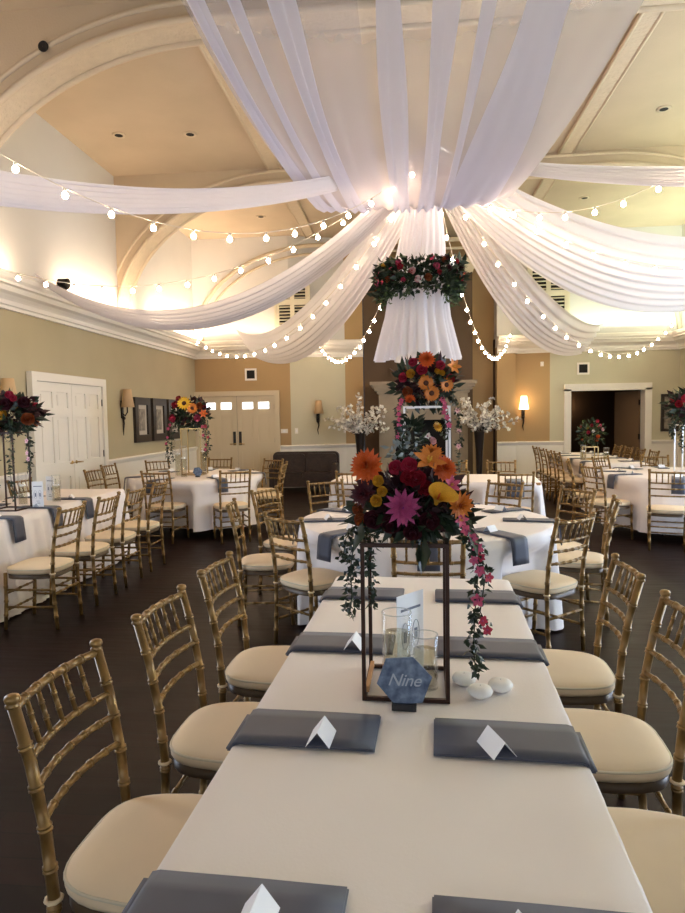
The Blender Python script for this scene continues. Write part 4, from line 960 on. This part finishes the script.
for a, b, l, p in ((-.97, -.90, 'outermost left gathered fold of the overhead canopy', 2), (-.80, -.75, 'second gathered fold from the left in the overhead canopy', 1), (-.62, -.52, 'third gathered fold from the left in the overhead canopy', 2),
        (-.16, -.05, 'thick gathered fold left of centre in the overhead canopy', 2), (.09, .19, 'gathered fold right of centre in the overhead canopy', 2), (.30, .35, 'thinnest gathered fold in the overhead canopy', 1), (.46, .70, 'broadest gathered fold at the right of the overhead canopy', 3)):
    canopy(a, b, l, 'sheer2', p, .03, 30, pinch=.5, dz=-.03)
# hanging column of fabric through the ring of flowers
def column():
    mb = MB(); cx, cy = .2, 7.0
    prof = [(0, .11, 4.25), (.15, .16, 3.9), (.4, .24, 3.35), (.55, .27, 3.05), (.75, .33, 2.6), (1, .44, 2.16)]
    def f(u, v):
        i = v * (len(prof) - 1); k = int(min(i, len(prof) - 2)); q = i - k; r = prof[k][1] * (1 - q) + prof[k + 1][1] * q; z = prof[k][2] * (1 - q) + prof[k + 1][2] * q
        a = 2 * pi * u; pl = sin(22 * a + 1.2 * sin(3 * a)) * .05 + .03 * sin(9 * a + 2 * v); rr = r * (1 + pl * (.5 + v)); x0 = .3 * (1 - v) ** 2 + (cx - .06) * (1 - (1 - v) ** 2)
        return (x0 + rr * cos(a), cy + rr * sin(a) * .8, z + .04 * sin(3 * a) * v)
    mb.grid(f, 220, 20, True); o = mb.build('hanging_drape', M['swag']); tag(o, 'long white gathered drape hanging straight down through the flower ring', 'drape')
column()
# flower ring
w = thing('floral_ring', 'hanging hoop of dark greenery and small red flowers around the drape', 'wreath', (.17, 7.0, 2.99)); random.seed(5)
MB().tube([(.38 * cos(k * pi / 16), .38 * sin(k * pi / 16), 0) for k in range(32)], .012, 6, closed=True).build('hoop', M['iron'], w)
for nm, m, n, L, zz in (('foliage', 'green', 1700, .10, (-.17, .15)), ('light_foliage', 'green2', 420, .075, (-.24, .18))):
    mb = MB()
    for i in range(n):
        a = random.uniform(0, 6.28); r = .38 + random.gauss(0, .035); p = Vector((r * cos(a), r * sin(a), random.uniform(*zz))); leaf(mb, p, Vector((cos(a) + random.uniform(-1, 1), sin(a) + random.uniform(-1, 1), random.uniform(-1, .8))), L * random.uniform(.6, 1.2), L * .26)
    mb.build(nm, M[m], w)
for i in range(66):
    a = 2 * pi * i / 66 + random.uniform(-.05, .05); c = random.choice(['crimson', 'crimson', 'red', 'pink', 'rust', 'yellow', 'wine', 'palepink', 'white']); k = random.choice(['rose', 'rose', 'orchid'])
    if k == 'orchid' and c not in ('pink', 'crimson', 'white', 'palepink'): k = 'rose'
    flower(w, k, c, (.455 * cos(a), .455 * sin(a), random.uniform(-.10, .14)), random.uniform(.03, .052), (cos(a), sin(a), .1))
for i in range(12):
    a = 2 * pi * i / 12 + .2; x, y = .40 * cos(a), .40 * sin(a); vine(w, [(x, y, 0), (x * 1.06, y * 1.06, -.14), (x * 1.03, y * 1.03, -random.uniform(.22, .33))], M['green2'], .045, 32, 200 + i, .02)
for i in range(3):
    a = 2.1 * i + .5; MB().tube([(.38 * cos(a), .38 * sin(a), 0), (.1 * cos(a) + .1, .1 * sin(a), 1.2)], .0015, 4).build('hanging_wire', M['wire'], w)

# ------------------------------------------------------------------ string lights
bm = MB(); bm.sphere((0, 0, -.04), .022, 8, 1.05); BULB = bm.mesh('bulb', M['bulb'])
bs = MB(); bs.lathe([(.012, -.022), (.014, 0), (.006, .012)], 8); SOCK = bs.mesh('bulb_socket', M['wire'])
def string(a, b, sag, n, lab, t0=.02, t1=.99, curve=None, bs_=1.):
    a = Vector(a); b = Vector(b); root = thing('string_lights', lab, 'string lights', tuple(a), 0, 'strings of warm bulbs')
    f = curve or (lambda t: Vector((a.x + (b.x - a.x) * t, a.y + (b.y - a.y) * t, a.z + (b.z - a.z) * t - 4 * sag * t * (1 - t))))
    MB().tube([f(t0 * 0 + i / 40) - a for i in range(41)], .004, 5).build('cable', M['wire'], root)
    L = [0]; K = 200
    for i in range(K): L.append(L[-1] + (f((i + 1) / K) - f(i / K)).length)
    for j in range(n):
        s = L[-1] * (t0 + (t1 - t0) * (j + .5) / n); i = next(q for q in range(K + 1) if L[q] >= s); p = f(i / K) - a
        o = put('bulb', BULB, root, Mx=Matrix.LocRotScale(p + Vector((random.uniform(-.01, .01), 0, -.012)), None, Vector((bs_,) * 3))); put('bulb_socket', SOCK, o)
H2 = Vector((.3, 7.0, 4.3))
string(H2, (-4.5, 2.6, 5.36), 1.70, 22, 'string lights crossing to the upper left with the largest bulbs')
string(H2, (-4.45, 6.4, 3.25), .72, 17, 'string lights running level towards the left wall')
string(H2, (-4.45, 13.5, 3.3), 1.05, 19, 'string lights crossing the left rear swag to the corner crown')
string(H2, (-1.85, 13.95, 3.2), 1.10, 22, 'string lights dipping to the wall left of the fireplace')
string(H2, (2.28, 14.1, 3.35), 1.22, 22, 'string lights dipping to the wall right of the fireplace')
def s6(t):
    return Vector((.3 + 5.3 * t, 7 - 3 * t, 3.97 - 4.9 * t + 10.5 * t * t if t < .42 else 3.97 - 4.9 * .42 + 10.5 * .42 * .42 + (t - .42) * 3.0 * .75))
string(H2, (5.6, 4, 4.9), 1.9, 24, 'string lights rising to the upper right edge with large bulbs', curve=lambda t: Vector((.3 + 5.3 * t, 7 - 3 * t, (4.1 - 5.2 * t + 10.0 * t * t) if t < .36 else 3.524 + (t - .36) * 2.0)))
string(H2, (5.6, 8, 3.95), .98, 16, 'faint string lights lying behind the broad right swag')
string(H2, (5.55, 13.9, 3.45), 1.32, 21, 'string lights crossing the right rear swag to the right crown')

# ------------------------------------------------------------------ lights
def area(name, loc, rot, sx, sy, e, col, spread=180):
    L = bpy.data.lights.new(name, 'AREA'); L.shape = 'RECTANGLE'; L.size = sx; L.size_y = sy; L.energy = e; L.color = col; L.spread = radians(spread)
    o = bpy.data.objects.new(name, L); COL.objects.link(o); o.location = loc; o.rotation_euler = rot; return o
DAY = (.55, .72, 1.0); WARM = (1, .74, .50); WG = (.84, 1, .74)
for x in (-2.85, 0, 2.85): area('window_daylight', (x, YF + .12, 1.55), (radians(90), 0, 0), 1.4, 2.0, 6, DAY)  # daylight from the added windows out of view
for y in (3.35, 6.35): area('window_daylight', (XR - .14, y, 1.55), (radians(90), 0, radians(90)), 1.4, 2.0, 125, DAY)
area('window_daylight', (XL + .14, 3.35, 1.55), (radians(90), 0, radians(-90)), 1.4, 2.0, 50, DAY)
# cove uplights standing on the crown
for y, e in ((2, 20), (6, 16), (9.5, 24), (12.6, 52)): area('cove_light', (XL + .20, y, 3.28), (radians(180), radians(-32), 0), .12, 2.4, e, WARM)
for y, e in ((2, 120), (6, 170), (9.5, 115), (12.6, 62)): area('cove_light', (XR - .20, y, 3.28), (radians(180), radians(32), 0), .12, 2.4, e, WG)
area('cove_light', (-3.5, YB1 - .2, 3.28), (radians(200), 0, 0), 1.8, .12, 16, WARM)
area('cove_light', (4.4, YB2 - .2, 3.28), (radians(200), 0, 0), 2.4, .12, 20, WG)
W = bpy.data.worlds.new('world'); SC.world = W; W.use_nodes = True; W.node_tree.nodes['Background'].inputs[0].default_value = (.5, .6, .8, 1); W.node_tree.nodes['Background'].inputs[1].default_value = .05

# ------------------------------------------------------------------ camera
f_, yaw, pitch, roll, H = 641.5, .0968, .0632, -.0161, 1.562
Fv = Vector((-sin(yaw) * cos(pitch), cos(yaw) * cos(pitch), -sin(pitch))); Rv = Vector((cos(yaw), sin(yaw), 0)); Uv = Rv.cross(Fv)
R2 = cos(roll) * Rv + sin(roll) * Uv; U2 = -sin(roll) * Rv + cos(roll) * Uv
cam = bpy.data.cameras.new('camera'); co = bpy.data.objects.new('camera', cam); COL.objects.link(co)
m = Matrix((R2, U2, -Fv)).transposed().to_4x4(); m.translation = (0, 0, H); co.matrix_world = m
cam.sensor_fit = 'VERTICAL'; cam.sensor_height = 24; cam.lens = f_ / 913 * 24; cam.clip_start = .05
SC.camera = co
SC.view_settings.view_transform = 'Standard'; SC.view_settings.look = 'None'; SC.view_settings.gamma = 1; SC.view_settings.exposure = 0.33; SC.view_settings.use_curve_mapping = False
SC.cycles.max_bounces = 8; SC.cycles.transparent_max_bounces = 16
